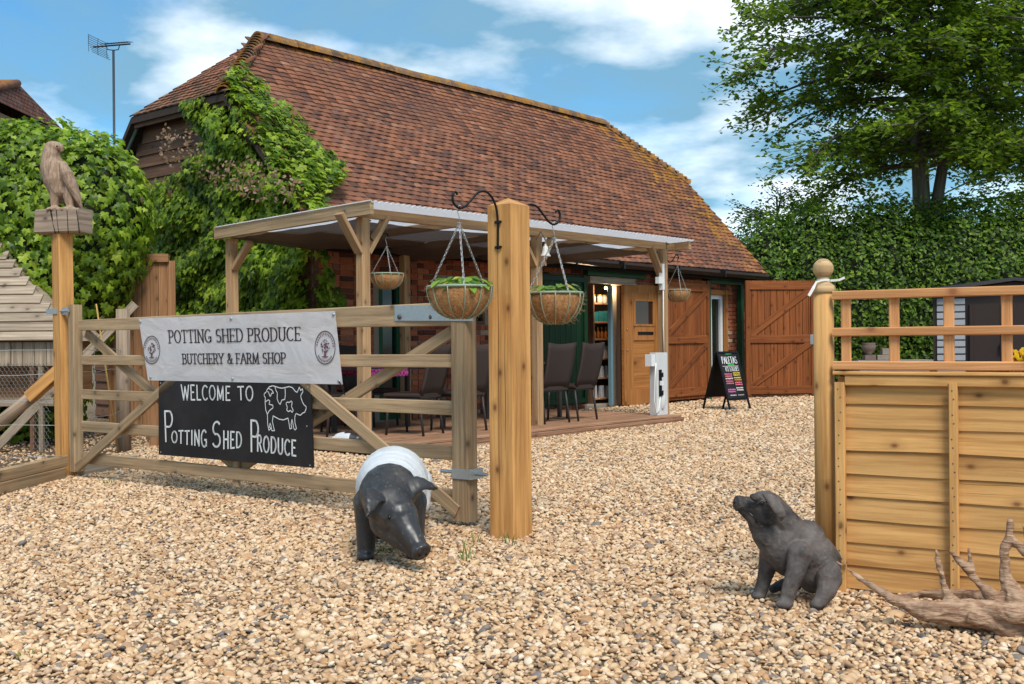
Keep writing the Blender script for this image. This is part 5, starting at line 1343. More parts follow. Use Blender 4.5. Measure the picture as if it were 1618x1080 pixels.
def feath(c_):
    q = (c_.x*.9+c_.z*.45); return .0012*sin(q*230+3*noise.noise(c_*9))*(1 if c_.x > ep0.x+.0 else .35)+.0008*noise.noise(c_*30)
mw = NT('carved_eagle_wood', .75, 0, .25); _g = mw.noise(mw.vec('POS', (30, 30, 5)), 2.2, 5, .6, .5); _h = mw.noise(mw.vec('POS'), 7, 4)
c = mw.mix(mw.ramp(_g, [(.35, 0), (.65, 1)]), (.24, .15, .098), (.42, .30, .21)); c = mw.mix(mw.ramp(_h, [(.55, 0), (.7, .5)]), c, (.12, .068, .045)); mw.col(c); mw.bump(_g, .22, .004)
eg = organic(m, 'eagle', mw.m, blk_o, .0062, 3, None, None, feath)
m = MB()
m.chain([Q(372, 325, -.085), Q(412, 415, -.095), Q(468, 535, -.085), Q(524, 655, -.06), Q(568, 752, -.04)], [r_(34), r_(56), r_(50), r_(34), r_(10)])
organic(m, 'wing', mw.m, eg, .0058, 2, None, None, feath)
MB().ell(Q(318, 132, -.075), r_(9), None, 10, 8).build('eye', M_EYE, eg, True)

# ---------------------------------------------------------------- hen coop, wire fence and timbers at the left
Yc = 11.35
coop = thing('hen_coop', V((-5.6, Yc+.5, 0)), 'small raised hen coop with silvered plank roof behind the eagle post', 'coop')
xr0, xr1 = D(94, 540, Yc).x, D(4, 384, Yc+.75).x; z0, z1 = D(94, 538, Yc).z, D(4, 384, Yc+.75).z
nS = 11
upv = V((0, .75, z1-z0)).normalized()
for k in range(nS):
    f_ = (k+.5)/nS; y = Yc+.75*f_; z = z0+(z1-z0)*f_; xr = min(xr0, xr0+(xr1-xr0)*(f_*1.22-.17)); xl = -7.2
    tn = V((0, -(z1-z0), .75)).normalized()
    s = MB(); hgt_ = sqrt(.75**2+(z1-z0)**2)/nS*1.12; s.beam(V((xl, y, z))+tn*.01, V((xr, y, z))+tn*.01, .02, hgt_, (upv-tn*.16).normalized()*1.0, .003); s.build('roof_plank', W_GREY, coop)
s = MB(); s.prism([(-7.2, Yc+.04, z0+.0), (xr0-.03, Yc+.04, z0), (xr1-.03, Yc+.78, z1-.02), (-7.2, Yc+.78, z1-.02)], V((0, .08, -.02))); s.build('roof_backing', M_DARK, coop)
s = MB(); s.prism([(xr0-.03, Yc+.05, z0), (xr0-.03, Yc+1.4, z0), (xr1-.03, Yc+.8, z1-.02)], (-.02, 0, 0)); s.build('roof_end', W_GREY, coop)
zb0 = D(50, 578, Yc).z; x = -7.15
while x < xr0-.07:
    s = MB(); s.beam(V((x+.06, Yc+.08, zb0)), V((x+.06, Yc+.08, z0-.01)), .115, .02, V((0, 1, 0)), .003); s.build('wall_board', W_GREY, coop); x += .122
s = MB(); s.box(((-7.2+xr0)/2, Yc+.75, (z0+.35)/2+.15), (abs(xr0+7.2)-.25, .9, z0-.45)); s.build('hen_house', W_FBOARD, coop)
for px in (60, 73):
    p = G(px, 712); s = MB(); s.beam(V((p.x, Yc+.1, 0)), V((p.x, Yc+.1, zb0)), .045, .05, V((0, 1, 0))); s.build('leg', W_BOARD if px == 60 else W_GREY, coop)
s = MB(); s.beam(V((-7.1, Yc+.09, .52)), V((xr0-.1, Yc+.09, .52)), .03, .09); s.build('rail', W_GREY, coop)
M_WIREG = plain('fence_wire', (.38, .37, .35), .5, .5)
# chicken mesh on the coop leg
s = MB(); px0 = G(60, 712).x; x1_ = G(75, 712).x; Ym = Yc+.06
for r0 in range(26):
    z = .03+r0*.035
    for c_ in range(-12, 4):
        xx = px0+c_*.045+(.0225 if r0 % 2 else 0)
        if r0 < 15 and c_ < 0: continue
        s.tube([V((xx, Ym, z)), V((xx+.0225, Ym, z+.0175))], .0016, 3, False); s.tube([V((xx+.045, Ym, z)), V((xx+.0225, Ym, z+.0175))], .0016, 3, False); s.tube([V((xx+.0225, Ym, z+.0175)), V((xx+.0225, Ym, z+.035))], .0016, 3, False)
s.build('wire_mesh', M_WIREG, coop)
stk = G(196, 713); rst = .5*(207-185)*stk.y/F
sk = single(MB().tube([stk-UP*.05, stk+V((0, 0, .7)), V((stk.x, stk.y, D(196, 488, stk.y).z))], [rst*1.02, rst, rst*.96], 14), 'fence_stake', W_STAKE, stk, 'round peeled timber stake holding the wire fence behind the gate', 'stake', None, True)
wf = thing('wire_fence', G(60, 735), 'thin wire fence strands between the eagle post and the round stake', 'wire fence')
ew = V((ep0.x-.02, ep0.y+.11, 0)); lw = V((-6.6, 9.2, 0)); lw2 = V((stk.x, stk.y-rst, 0))
for z in (.16, .42, .64, .86, 1.06):
    pts_ = [lw.lerp(ew, i/6)+UP*(z+.012*sin(i*2+z*9)) for i in range(7)]+[ew.lerp(lw2, i/4)+UP*(z+.01*sin(i*3+z*5)) for i in range(1, 5)]
    s = MB(); s.tube(pts_, .0026, 5); s.build('strand', M_WIREG, wf)
for f_ in (.35, .72):
    q = lw.lerp(ew, f_); s = MB(); s.tube([q+UP*(.12+.12*i)+V((.012*sin(i*5), 0, 0)) for i in range(9)], .0022, 5); s.build('stay_wire', M_WIREG, wf)
q = ew.lerp(lw2, .45); s = MB(); s.tube([q+UP*(.1+.12*i) for i in range(9)], .0022, 5); s.build('stay_wire', M_WIREG, wf)
# strut against the eagle post
a, b, c_ = D(-40, 700, Ye+.35), D(62, 617, Ye+.18), D(96, 592, Ye+.05)
pr = thing('post_strut', V((a.x, a.y, 0)), 'round log strut with a squared end bracing the eagle post', 'strut')
s = MB(); a2 = a+(a-b)*((a.z+.02)/(b.z-a.z)); s.tube([a2, a.lerp(b, .5), b], [.055, .056, .055], 12); s.build('log', W_STAKE, pr, True)
s = MB(); dv = (c_-b).normalized(); s.beam(D(48, 627, Ye+.1), D(97, 583, Ye+.02), .09, .10, UP, .005); s.build('squared_end', W_POST, pr)
a, b = D(214, 480, stk.y+.2), D(122, 575, stk.y+.1); a2 = b+(a-b)*1.0
end = b+(b-a)*((b.z)/(a.z-b.z)); pr2 = single(MB().beam(end, a, .06, .09, UP, .004), 'timber_prop', W_GREY, V((end.x, end.y, 0)), 'pale sawn timber prop leaning behind the round stake', 'prop')
ca_, cb2 = D(152, 480, 10.6), G(187, 716); cn = single(MB().tube([cb2, cb2.lerp(ca_, .5), ca_], [.010, .009, .007], 7), 'bamboo_cane', plain('cane', (.55, .33, .10), .6), cb2, 'thin bamboo cane leaning behind the gate', 'cane', None, True)
for i, (pa, pb2, h, lb) in enumerate(((G(97, 757), G(-330, 868), .10, 'weathered sleeper board on the ground left of the eagle post, lower'), (G(97, 757), G(-330, 868), .09, 'weathered sleeper board left of the eagle post, stacked on another'), (G(128, 752), G(212, 737), .11, 'short weathered ground board behind the gate, right of the eagle post'))):
    zc_ = h/2 if i != 1 else .10+.045+.002; o_ = V((0, .05 if i == 1 else 0, 0))
    single(MB().beam(pa+UP*zc_+o_, pb2+UP*zc_+o_, .07, h, UP, .006), 'sleeper', W_GREY if i == 2 else W_GATE, V((pa.x, pa.y, 0)), lb, 'sleeper')
# vertical boarded fence by the barn gable
bf = thing('board_fence', V((-4.3, 13.2, 0)), 'brown close-boarded fence between the ivy hedge and the barn ivy', 'fence')
xa, xb = D(170, 450, 13.2).x, D(268, 450, 13.2).x; hb_ = D(230, 412, 13.2).z; x = xa
while x < xb:
    s = MB(); s.beam(V((x+.05, 13.2+rnd(0, .01), 0)), V((x+.05, 13.2, hb_)), .098, .02, V((0, 1, 0)), .003); s.build('fence_board', W_FBOARD, bf); x += .102
s = MB(); s.beam(V((xa, 13.18, hb_+.03)), V((xb, 13.18, hb_+.03)), .06, .1); s.build('capping', W_FBOARD, bf)
xa2, xb2 = D(236, 630, 11.9).x, D(330, 630, 11.9).x
lf = thing('low_board_fence', V(((xa2+xb2)/2, 11.9, 0)), 'low brown boarded fence behind the blackboard', 'fence'); x = xa2
while x < xb2:
    s = MB(); s.beam(V((x+.05, 11.9+rnd(0, .01), 0)), V((x+.05, 11.9, .62)), .098, .02, V((0, 1, 0)), .003); s.build('fence_board', W_FBOARD, lf); x += .102
# ---------------------------------------------------------------- foliage
IVY = leafmat('ivy_leaf', [(0, (.045, .085, .010)), (.3, (.125, .205, .016)), (.6, (.215, .325, .026)), (.85, (.33, .44, .036)), (1, (.44, .52, .06))], .45, .4)
IVYD = plain('ivy_stems_and_shade_core', (.018, .022, .010), .95)  # stem colour, also the near-black that paints shade inside both hedges
# five-lobed ivy outline, slightly cupped
_o = [(0, 0), (.22, -.16), (.5, -.1), (.40, .18), (.56, .46), (.24, .50), (0, 1.0), (-.24, .50), (-.56, .46), (-.40, .18), (-.5, -.1), (-.22, -.16)]
IV = [V((0, .28, .06))]+[V((x, y, -.10*abs(x)-.12*y*y)) for x, y in _o]
IFc = [(0, 1+i, 1+(i+1) % 12) for i in range(12)]
ivy_me = MB()._add(IV, IFc, None, 0.).mesh('leaf', IVY, False)
def ivy(root, spots, name_rest='ivy_leaves', nown=300):
    """spots: (point, normal, size); the largest-showing are leaves of their own, the rest one mass"""
    spots.sort(key=lambda s_: -s_[2]/(s_[0]-cC).length-(.002 if s_[3] else 0)); rest = MB()
    for i, (p, nn_, sz_, fr_) in enumerate(spots):
        nn_ = (nn_+V((rnd(-.55, .55), rnd(-.55, .55), rnd(-.3, .65)))).normalized(); tip = V((rnd(-.8, .8), rnd(-.4, .1), -1))
        M = Matrix.Translation(p) @ (orient(nn_, tip)*sz_).to_4x4()
        if i < nown: inst(ivy_me, 'leaf', root, M)
        else: rest._add([M @ v for v in IV], IFc)
    o = rest.build(name_rest, IVY, root); o['kind'] = 'stuff'
def inpoly(x, y, poly):
    c = False; j = len(poly)-1
    for i in range(len(poly)):
        (x0, y0), (x1, y1) = poly[i], poly[j]
        if (y0 > y) != (y1 > y) and x < (x1-x0)*(y-y0)/(y1-y0)+x0: c = not c
        j = i
    return c
# ivy hedge at the left
hd = thing('ivy_hedge', V((-5.4, 12.9, 0)), 'tall rounded mass of glossy ivy behind the hen coop and eagle', 'ivy')
hc = V((D(30, 400, 12.9).x, 12.95, 2.28)); hr2 = (1.38, .95, 1.52)
lobes = [(hc, hr2), (hc+V((-1.5, .1, .15)), (1.5, .95, 1.75)), (hc+V((.72, -.05, .33)), (.82, .8, .98)), (hc+V((-.2, 0, -1.2)), (1.0, .8, 1.5)), (hc+V((-1.6, 0, -1.1)), (1.3, .8, 1.6))]
def lobe_mesh(lbs, k):
    m = MB()
    for c_, r2 in lbs: m.ell(c_, tuple(x*k for x in r2), None, 28, 16)
    return m
o = lobe_mesh(lobes, .86).build('stems', IVYD, hd, True)  # solid inner lobes, coloured near-black for the shade inside the ivy
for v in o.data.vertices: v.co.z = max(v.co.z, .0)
def lobe_spots(lbs, n, size, shell=(.86, 1.04), lump=.10, front=True):
    out = []; ar = [r2[0]*r2[2]+r2[1]*r2[2] for c_, r2 in lbs]
    while len(out) < n:
        i = random.choices(range(len(lbs)), ar)[0]; c_, r2 = lbs[i]
        u = V((random.gauss(0, 1), random.gauss(0, 1), random.gauss(0, 1))).normalized()
        if front and u.y > .45: continue
        nn_ = V((u.x/r2[0], u.y/r2[1], u.z/r2[2])).normalized()
        k = rnd(*shell)+lump*noise.noise(V((u.x*r2[0], u.y*r2[1], u.z*r2[2]))*2.3+c_)
        p = c_+V((u.x*r2[0], u.y*r2[1], u.z*r2[2]))*k
        if p.z < .05: continue
        if any(j != i and sum(((p[a]-cc[a])/rr[a])**2 for a in range(3)) < .66 for j, (cc, rr) in enumerate(lbs)): continue
        out.append((p, nn_, size*rnd(.45, 1.4), k > .97))
    return out
ivy(hd, lobe_spots(lobes, 15500, .082))
# ivy on the barn corner: leaves sit on whichever barn face the sight line meets
bi = thing('barn_ivy', B(WL, -.1, 0), 'leafy ivy climbing the barn gable and the corner of its tiled roof', 'ivy')
polyI = [(246, 300), (300, 282), (335, 232), (312, 180), (345, 128), (380, 124), (402, 150), (428, 165), (450, 192), (480, 222), (535, 270), (530, 298), (508, 318), (507, 345), (500, 400), (520, 480), (505, 560), (470, 580), (250, 600), (248, 480), (240, 380)]
fields = [(B(WL-.03, 0), -BD), (B(0, EO, HE), nF), (B(0, -.02), -BN)]
sp_l = []; tries = 0
core = MB()
while len(sp_l) < 13500 and tries < 80000:
    tries += 1
    x, y = rnd(235, 540), rnd(118, 600)
    jx, jy = x+14*noise.noise(V((x*.03, y*.03, 0))), y+14*noise.noise(V((x*.03, y*.03, 7)))
    if not inpoly(jx, jy, polyI): continue
    best = None
    for fi, (p0, nn_) in enumerate(fields):
        p = on_plane(x, y, p0, nn_); rel = p-W0; t, w, z = rel.dot(BD), rel.dot(BN), rel.z
        if fi == 0 and not (-.05 < w < WD and 0 < z < min(HH, HE+SL*(w-EO)+.1)): continue
        if fi == 1 and not (t > tL+.0 and EO-.02 <= w <= RID): continue
        if fi == 2 and not (t > WL and 0 < z < HE+.1): continue
        if best is None or p.y < best[0].y: best = (p, nn_, fi)
    if best is None:
        p = on_plane(x, y, *fields[0])
        if not (0 < p.z < 2.6): continue
        best = (p, -BD, 0)
    p, nn_, fi = best; bulge = .16+.30*max(0, noise.noise(V((x*.022, y*.022, 4)))+.35)*(1 if fi == 0 else .55)
    k = sqrt(random.random()); sp_l.append((p+nn_*(.02+bulge*k), (nn_+UP*.25).normalized(), .08*rnd(.45, 1.4), k > .8))
ivy(bi, sp_l, nown=300)
# stems and a dark mat of runners against the boards
st_m = MB()
for k in range(60):
    w = rnd(.0, 2.6); z = rnd(0, .3); pts_ = []
    for i in range(7):
        pts_.append(B(WL-.05-rnd(0, .05), w, z)); w += rnd(-.16, .13); z += rnd(.2, .5)
        if z > HE+SL*(w-EO) or w < 0: break
    if len(pts_) > 2: st_m.tube(pts_, [.014*(1-i/8) for i in range(len(pts_))], 5)
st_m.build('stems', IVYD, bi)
# pinkish dry seed sprays in the ivy
M_DRY = leafmat('dry_bract', [(0, (.12, .075, .03)), (.6, (.25, .15, .08)), (1, (.42, .27, .2))], .3)
dr_ = MB()
for (cx, cy, rx, ry, n_) in ((315, 250, 34, 30, 110), (400, 290, 60, 26, 170), (450, 310, 50, 22, 120), (288, 238, 10, 26, 50)):
    for _ in range(n_):
        a, q = rnd(0, 6.28), sqrt(random.random()); x, y = cx+rx*q*cos(a), cy+ry*q*sin(a)
        p = on_plane(x, y, *fields[0]); pr_ = p-W0
        f1 = on_plane(x, y, *fields[1]); p = f1 if f1.y < p.y and (f1-W0).dot(BD) > tL else p
        M = Matrix.Translation(p-V((.1, .35, -.05))*rnd(.9, 1.3)) @ (orient(V((rnd(-1, 1), -1, rnd(-.3, 1))), V((rnd(-1, 1), 0, rnd(-1, 1))))*rnd(.03, .065)).to_4x4(); dr_._add([M @ v for v in LG[0]], LG[1])
o = dr_.build('dry_sprays', M_DRY, bi); o['kind'] = 'stuff'

# trees and the tall hedge behind
TREE = leafmat('beech_leaf', [(0, (.045, .085, .012)), (.35, (.105, .175, .02)), (.7, (.18, .265, .034)), (1, (.29, .375, .055))], .5, .45)
HEDGE = leafmat('hedge_leaf', [(0, (.028, .058, .008)), (.4, (.07, .14, .013)), (.75, (.135, .235, .02)), (1, (.23, .33, .034))], .38, .4)
BARK = wood('grey_bark', (.10, .085, .065), (.19, .165, .13), var=.05, rough=.9, grain=.25, knotd=.3)
LQ = [V((0, 0, 0)), V((.3, .42, .05)), V((0, 1, -.06)), V((-.3, .42, .05))]; LQF = [(0, 1, 2, 3)]
def tree(base, h, crown_r, z_lo, nl, label, seed, mat, lsz, name='beech_tree', trunk_r=.27, lean=0., dens=1.0):
    rr = random.Random(seed); root = thing(name, base, label, 'tree')
    tm_ = MB(); T = lambda z: base+V((lean*z+.12*sin(z*.5), .1*sin(z*.35+1), z))
    zs_ = [i*h*.93/14 for i in range(15)]; tm_.tube([T(z)-UP*(.05 if z == 0 else 0) for z in zs_], [trunk_r*(1-.9*(z/h))+.015 for z in zs_], 14)
    zf = 3.2
    if trunk_r > .1: tm_.tube([T(zf-.5)+V((.05, 0, 0)), T(zf)+V((.22, .05, .3)), T(zf+1.5)+V((.55, .1, .5)), T(zf+4)+V((1.1, .2, .5)), T(zf+6.5)+V((1.5, .4, .3))], [trunk_r*.62, trunk_r*.6, trunk_r*.5, trunk_r*.3, .03], 12)
    lm = MB()
    for k in range(nl):
        z = z_lo+(h-z_lo)*(k+.5)/nl; az = k*2.399+rr.uniform(-.3, .3); fz = (z-z_lo)/(h-z_lo)
        L_ = crown_r*(sin(pi*(.22+.70*fz))**.75)*rr.uniform(.75, 1.1); el_ = .12+.55*fz+rr.uniform(-.1, .15)
        dv = V((cos(az)*cos(el_), sin(az)*cos(el_), sin(el_))); L_ *= 1.0; p = T(z*.86); pts_ = [p.copy()]
        for i in range(7):
            dv = (dv+V((rr.uniform(-.14, .14), rr.uniform(-.14, .14), rr.uniform(-.10, .03)-.02*i))).normalized(); p = p+dv*L_/7; pts_.append(p.copy())
        tm_.tube(pts_, [.075*(1-fz*.5)*(1-i/8)+.006 for i in range(8)], 6)
        for sbn in range(int(22*dens)):
            u = rr.uniform(.16, 1.0)*7; i = min(6, int(u)); q = pts_[i].lerp(pts_[i+1], u-i); ax_ = (pts_[i+1]-pts_[i]).normalized()
            sdv = ax_.cross(UP).normalized()*(1 if sbn % 2 else -1)
            d2 = (ax_*rr.uniform(.2, .9)+sdv*rr.uniform(.3, 1)+UP*rr.uniform(-.42, .5)).normalized(); l2 = rr.uniform(.5, 1.6)*(.55+.45*L_/crown_r)
            e_ = q+d2*l2-UP*.10*l2; tm_.tube([q, q.lerp(e_, .5)+UP*.04, e_], [.014, .009, .003], 4, False)
            for _ in range(int(38*dens)):
                v_ = rr.random()**.8; c_ = q.lerp(e_, v_*1.06); s2 = d2.cross(UP).normalized()
                o2 = s2*rr.gauss(0, .17)*(.4+v_*.6)+UP*rr.gauss(0, .10)+d2*rr.gauss(0, .08); c_ = c_+o2
                nn_ = V((rr.gauss(0, .5), rr.gauss(0, .5)-.15, 1)); tp = d2+s2*rr.choice((-1, 1))*rr.uniform(.3, 1.3)-UP*.25
                M = Matrix.Translation(c_) @ (orient(nn_, tp)*lsz*rr.uniform(.7, 1.25)).to_4x4(); lm._add([M @ v for v in LQ], LQF, None, rr.random())
    tm_.build('trunk', BARK, root, True); o = lm.build('crown', mat, root); o['kind'] = 'stuff'
    return root
Yt = 27.
tb = V((D(1452, 400, Yt).x, Yt, 0))
tree(tb, 14.4, 4.3, 6.1, 96, 'large beech tree rising above the hedge with layered sprays of leaves', 11, TREE, .165)
tree(V((16.2, 31, 0)), 13, 5.5, 3.6, 44, 'second leafy tree standing to the right behind the large beech', 5, TREE, .17, 'leafy_tree', .3)
tree(V((7.55, 31.5, 0)), 5.6, 1.5, 2.2, 16, 'slim young tree showing above the barn eaves beside the hedge', 9, HEDGE, .13, 'young_tree', .07, 0., .6)
# hedge: rounded lobes along a line
hb2 = thing('tall_hedge', V((10.5, 25.5, 0)), 'tall clipped dark green hedge behind the barn end and the garden shed', 'hedge')
hl2 = []; x = 6.0; rq = random.Random(3)
while x < 17.5:
    zt_ = 4.0+rq.uniform(-.25, .2)-.1*(x < 6.8)
    hl2.append((V((x, 25.6+rq.uniform(-.1, .1), zt_*.5)), (1.0+rq.uniform(-.1, .2), 1.1, zt_*.56))); x += rq.uniform(.7, .95)
core = lobe_mesh([(c_+V((0, .1, 0)), r2) for c_, r2 in hl2], .84); o = core.build('shade_core', IVYD, hb2, True)  # solid dark core blocks the view through; inner shade is its colour
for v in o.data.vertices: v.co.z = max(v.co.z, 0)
lm = MB()
for (p, nn_, sz_, fr_) in lobe_spots(hl2, 48000, .105, (.84, 1.05), .16):
    M = Matrix.Translation(p) @ (orient((nn_+V((rnd(-.7, .7), rnd(-.7, .7), rnd(-.3, .8)))), V((rnd(-1, 1), rnd(-1, 1), rnd(-1, .3))))*sz_).to_4x4(); lm._add([M @ v for v in LQ], LQF)
# loose shoots along the top
for _ in range(2600):
    c_, r2 = random.choice(hl2); a = rnd(-.9, .9); top = c_.z+r2[2]*sqrt(max(0, 1-a*a))
    p = V((c_.x+a*r2[0], c_.y+rnd(-.6, .5), top+abs(random.gauss(0, .24))-.14)); M = Matrix.Translation(p) @ (orient(V((rnd(-1, 1), rnd(-1, 1), 1)), V((rnd(-1, 1), rnd(-1, 1), rnd(-.2, 1))))*rnd(.08, .15)).to_4x4(); lm._add([M @ v for v in LQ], LQF)
o = lm.build('foliage', HEDGE, hb2); o['kind'] = 'stuff'

# ---------------------------------------------------------------- garden shed behind the trellis
Ysd = 17.0; xs0 = D(1474, 520, Ysd).x; zt_ = D(1500, 462, Ysd).z; shd = thing('garden_shed', V((xs0, Ysd, 0)), 'brown and grey plastic garden shed with double doors behind the trellis', 'shed')
M_SB = plain('shed_brown', (.035, .022, .018), .5, var=.08); M_SG = plain('shed_grey', (.30, .31, .32), .55, var=.08); M_SD = plain('shed_roof', (.05, .047, .047), .6)
W_ = 2.3
MB().box((xs0+W_/2, Ysd+.85, zt_/2), (W_, 1.6, zt_)).build('body', M_SB, shd)
zz2 = .1
while zz2 < zt_-.1:
    s = MB(); s.beam(V((xs0+.06, Ysd+.035, zz2+.05)), V((D(1521, 500, Ysd).x, Ysd+.035, zz2+.05)), .03, .098, (UP+V((0, .18, 0))).normalized(), .012); s.build('siding_board', M_SG, shd); zz2 += .108
for px0, px1 in ((1527, 1578), (1583, 1634)):
    x0, x1 = D(px0, 500, Ysd).x, D(px1, 500, Ysd).x; s = MB(); s.box(((x0+x1)/2, Ysd+.03, zt_*.47), (x1-x0, .05, zt_*.86)); dd_ = s.build('door', M_SB, shd)
    for kx in (x0+.03, x1-.03):
        s = MB(); s.beam((kx, Ysd-.005, .06), (kx, Ysd-.005, zt_*.89), .05, .03, V((0, 1, 0))); s.build('door_stile', M_SB, dd_)
    s = MB(); s.box((x1-.06, Ysd-.03, .95), (.03, .03, .14)); s.build('handle', M_BLACK, dd_)
s = MB(); xm = xs0+W_/2; s.prism([(xs0-.2, Ysd-.12, zt_-.02), (xm, Ysd-.12, zt_+.15), (xs0+W_+.2, Ysd-.12, zt_-.02), (xs0+W_+.2, Ysd-.12, zt_+.05), (xm, Ysd-.12, zt_+.20), (xs0-.2, Ysd-.12, zt_+.05)], (0, 1.95, 0)); s.build('roof', M_SD, shd)
s = MB(); s.prism([(xs0, Ysd+.03, zt_+.001), (xm, Ysd+.03, zt_+.14), (xs0+W_, Ysd+.03, zt_+.001)], (0, 1.5, 0)); s.build('gable', M_SB, shd)
shd.rotation_euler.z = radians(-23)
# low wall with urn and blocks seen through the trellis
Yu = 12.; zu = D(1375, 568.5, Yu).z; xw0, xw1 = D(1352, 560, Yu).x, D(1470, 560, Yu).x
M_STN = plain('weathered_stone', (.26, .21, .165), .9, sc=25, var=.3, bump=.5)
gw = thing('garden_wall', V(((xw0+xw1)/2, Yu, 0)), 'low stone garden wall behind the trellis', 'wall')
MB().box(((xw0+xw1)/2, Yu+.06, (zu-.05)/2), (xw1-xw0-.06, .22, zu-.05)).build('wall_body', M_STN, gw)
MB().beam((xw0, Yu+.06, zu-.026), (xw1, Yu+.06, zu-.026), .30, .05).build('coping', M_STN, gw)
un = thing('urn', D(1373, 568.5, Yu), 'small brown stone urn standing on the low wall behind the trellis', 'urn'); up_ = V(un.location); k_ = Yu/F
M_URN = plain('brown_urn', (.17, .12, .095), .85, sc=40, var=.25)
MB().box(up_+UP*k_*4, (k_*17, k_*17, k_*8)).build('plinth', M_URN, un); MB().lathe(up_+UP*k_*8.2, [(k_*6, 0), (k_*4.5, k_*2), (k_*9.5, k_*7), (k_*11, k_*14), (k_*9.5, k_*17), (k_*11, k_*19)], 20).build('bowl', M_URN, un, True)
for j, (px, py, w, h, lb) in enumerate(((1394, 568.5, 19, 8, 'lower sandstone block beside the urn'), (1398, 560.3, 11, 10, 'upper sandstone block stacked beside the urn'))):
    p = D(px, py, Yu); single(MB().beam(p+UP*k_*h/2-V((k_*w/2, 0, 0)), p+UP*k_*h/2+V((k_*w/2, 0, 0)), .09, k_*h, UP, .004), 'stone_block', M_STN, p, lb, 'stone block')
# pansies on a shelf trough right behind the trellis
pa = fpx(1607, 572, -.10); tr_o = thing('flower_trough', V((pa.x, pa.y, 0)), 'yellow pansies in a timber trough just behind the trellis', 'planter')
ctr = V((pa.x, pa.y, 0)); M_YEL = plain('pansy_yellow', (.72, .42, .006), .6, bump=0); M_PUR = plain('pansy_dark', (.04, .006, .01), .7, bump=0)
s = MB(); s.beam(ctr-FU*.16+UP*.45, ctr+FU*.45+UP*.45, .13, .9, UP, .005); s.build('trough', W_FENCE, tr_o)
fpos = [(1600, 559), (1611, 563), (1618, 557), (1594, 565), (1625, 562), (1606, 566)]
for k, (x, y) in enumerate(fpos):
    c_ = fpx(x, y, -.07-.012*(k % 3)); Mo = orient(V((rnd(-.3, .3), -1, .45)), UP); s = MB()
    for q in range(5):
        a = q*2*pi/5+pi/2; R2 = .016; c2 = c_+Mo @ V((cos(a)*.012, sin(a)*.012, .002*q)); s.ell(c2, (.0125, .0125, .003), Mo @ Matrix.Rotation(.25, 3, 'X'), 10, 6)
    fl_ = s.build('pansy', M_YEL, tr_o, True)
    MB().ell(c_+Mo @ V((0, -.003, .007)), (.008, .007, .0025), Mo, 8, 6).build('pansy_face', M_PUR, fl_, True)
    bs = V((c_.x, c_.y, .895)); MB().tube([bs, bs.lerp(c_, .6)+V((.005, 0, 0)), c_], .0018, 5).build('stem', M_WIRE, tr_o)
lmh = MB()._add(LG[0], LG[1], None, 0.).mesh('leaf', HEDGE, True)
for k in range(30):
    p = ctr+FU*rnd(-.13, .4)+V((0, 0, .9+rnd(0, .035))); inst(lmh, 'leaf', tr_o, Matrix.Translation(p) @ (orient(V((rnd(-.6, .6), rnd(-1, .2), 1)), V((rnd(-1, 1), rnd(-1, .5), .3)))*rnd(.03, .05)).to_4x4())

# ---------------------------------------------------------------- neighbouring house roof and aerial
Yh = 24.
rr0, rr1, rr2 = D(-60, 126, Yh+2.4), D(28, 131, Yh+2.4), D(101, 190, Yh+4.8)
hz0 = rr2.z; hsx = rr2.x
hs_ = thing('neighbour_house', V((hsx-4, Yh+2.4, 0)), 'brick house with red tiled hipped roof beyond the ivy hedge', 'house')
ht = NT('far_roof_tile', .85); _v = ht.vec('POS'); brk = ht.n('ShaderNodeTexBrick'); ht.l(ht.vec('UV', (1, 1, 1)), brk.inputs[0]); brk.inputs['Scale'].default_value = 1; brk.inputs['Brick Width'].default_value = .17; brk.inputs['Row Height'].default_value = .1; brk.inputs['Mortar Size'].default_value = .012
brk.inputs['Color1'].default_value = (.20, .075, .045, 1); brk.inputs['Color2'].default_value = (.13, .05, .035, 1); brk.inputs['Mortar'].default_value = (.03, .015, .012, 1)
ht.col(ht.mix(ht.ramp(ht.noise(_v, 3, 5, .7), [(.5, 0), (.75, .5)]), brk.outputs[0], (.30, .22, .17))); ht.bump(brk.outputs[1], .6, -.03)
ra = V((hsx-9, Yh+2.4, rr1.z)); rb2 = V((rr1.x, Yh+2.4, rr1.z)); hz0 -= 1.6*(rr1.z-hz0)*.5; hsx += .8*(hsx-rr1.x)*.5; e1 = V((hsx, Yh, hz0)); e2 = V((hsx, Yh+4.8, hz0)); e3 = V((hsx-11, Yh, hz0)); e4 = V((hsx-11, Yh+4.8, hz0))
s = MB()
def roofq(pts_):
    o_, ux = pts_[0], (pts_[1]-pts_[0]).normalized(); nn_ = ux.cross(pts_[2]-pts_[0]).normalized(); uy = nn_.cross(ux)
    s._add(pts_, [tuple(range(len(pts_)))], [[((p-o_).dot(ux), (p-o_).dot(uy)) for p in pts_]])
roofq([e3, e1, rb2, ra]); roofq([e1, e2, rb2]); roofq([e2, e4, ra, rb2]); roofq([e4, e3, ra]); s.build('roof', ht.m, hs_)
s = MB(); s.box((hsx-5.5, Yh+2.4, hz0/2-.05), (10.4, 4.2, hz0-.1)); s.build('wall', M_BRICK, hs_)
for p0, p1 in ((ra, rb2), (rb2, e1)):
    s = MB(); s.tube([p0, p1], .09, 8); s.build('ridge_tiles', M_TILE, hs_, True)
Ya = 21.; an = thing('tv_aerial', V((D(182, 400, Ya).x, Ya, 0)), 'television aerial on a tall thin mast behind the ivy hedge', 'aerial')
mx_ = V(an.location); zt_ = D(180, 80, Ya).z; M_AER = plain('aerial_grey', (.06, .06, .065), .5, .6)
MB().tube([mx_, mx_+UP*zt_], .024, 8).build('mast', M_AER, an, True)
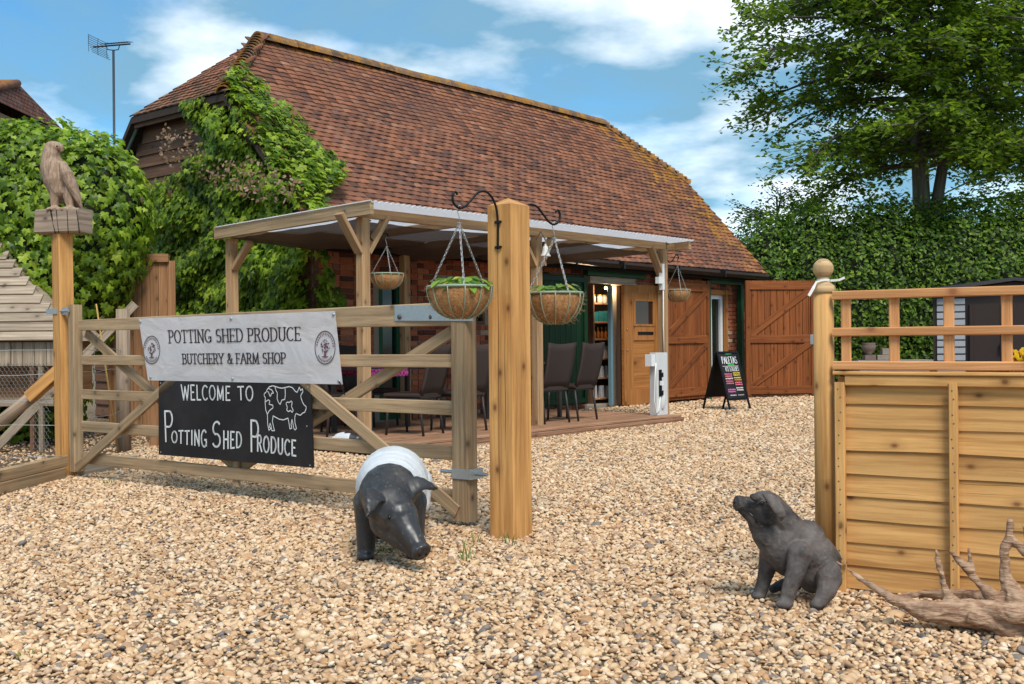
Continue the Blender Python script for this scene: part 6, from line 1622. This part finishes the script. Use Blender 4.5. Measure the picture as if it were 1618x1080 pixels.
kA = Ya/F; a, b = D(147, 74, Ya), D(206, 69, Ya); MB().tube([a, b], .016, 6).build('boom', M_AER, an)
s = MB(); c_ = D(180, 79, Ya); s.tube([D(168, 73, Ya), D(170, 78, Ya), c_, D(187, 78, Ya), D(189, 71, Ya)], .010, 6); s.build('cradle', M_AER, an)
for i in range(11):
    p = a.lerp(b, .28+.07*i); dv = V((.25, .9, .0)).normalized()*.16+UP*.02; MB().tube([p-dv*.7+UP*.03, p+dv*.7+UP*.05], .006, 5).build('director', M_AER, an)
for sg in (1, -1):
    e_ = D(155, 60 if sg > 0 else 87, Ya); p = a.lerp(b, .12); s = MB()
    for k in range(5):
        q = p.lerp(e_+V((.06 if sg < 0 else -.02, 0, 0)), k/4); s.tube([q-V((.10, .2, -.02)), q+V((.10, .2, -.04))], .005, 4)
    for k in (-1, 0, 1): s.tube([p+V((.1*k, .2*k, -.02*k)), e_+V((.1*k, .2*k, -.02*k))], .005, 4)
    s.build('reflector', M_AER, an)

# ---------------------------------------------------------------- weeds in the gravel
GRS = leafmat('weed_blade', [(0, (.06, .12, .02)), (1, (.16, .26, .04))], .3)
for (px, py, n_, h, lb) in ((735, 888, 8, .12, 'small tuft of grass blades in the gravel between pig and post'), (608, 872, 40, .035, 'low green weed patch in the gravel under the pig head'), (808, 862, 8, .08, 'few grass blades at the foot of the gate post'), (745, 860, 6, .08, 'thin grass blades in the gravel near the hanging stile'), (168, 765, 26, .04, 'low weed patch in the gravel near the eagle post'), (60, 1040, 14, .03, 'tiny weed sprig in the foreground gravel')):
    p = G(px, py); s = MB()
    for k in range(n_):
        a = rnd(0, 6.28); q = p+V((rnd(-1, 1)*.04*(1 if n_ < 12 else 1.8), rnd(-1, 1)*.04, 0)); tp = q+V((cos(a)*h*.5, sin(a)*h*.5, h*rnd(.6, 1.1))); w = V((-sin(a), cos(a), 0))*.0028
        md_ = q.lerp(tp, .55)+UP*h*.12; s._add([q-w, q+w, md_+w*.8, md_-w*.8, tp], [(0, 1, 2, 3), (3, 2, 4)])
    single(s, 'weed_tuft', GRS, p, lb, 'weed')
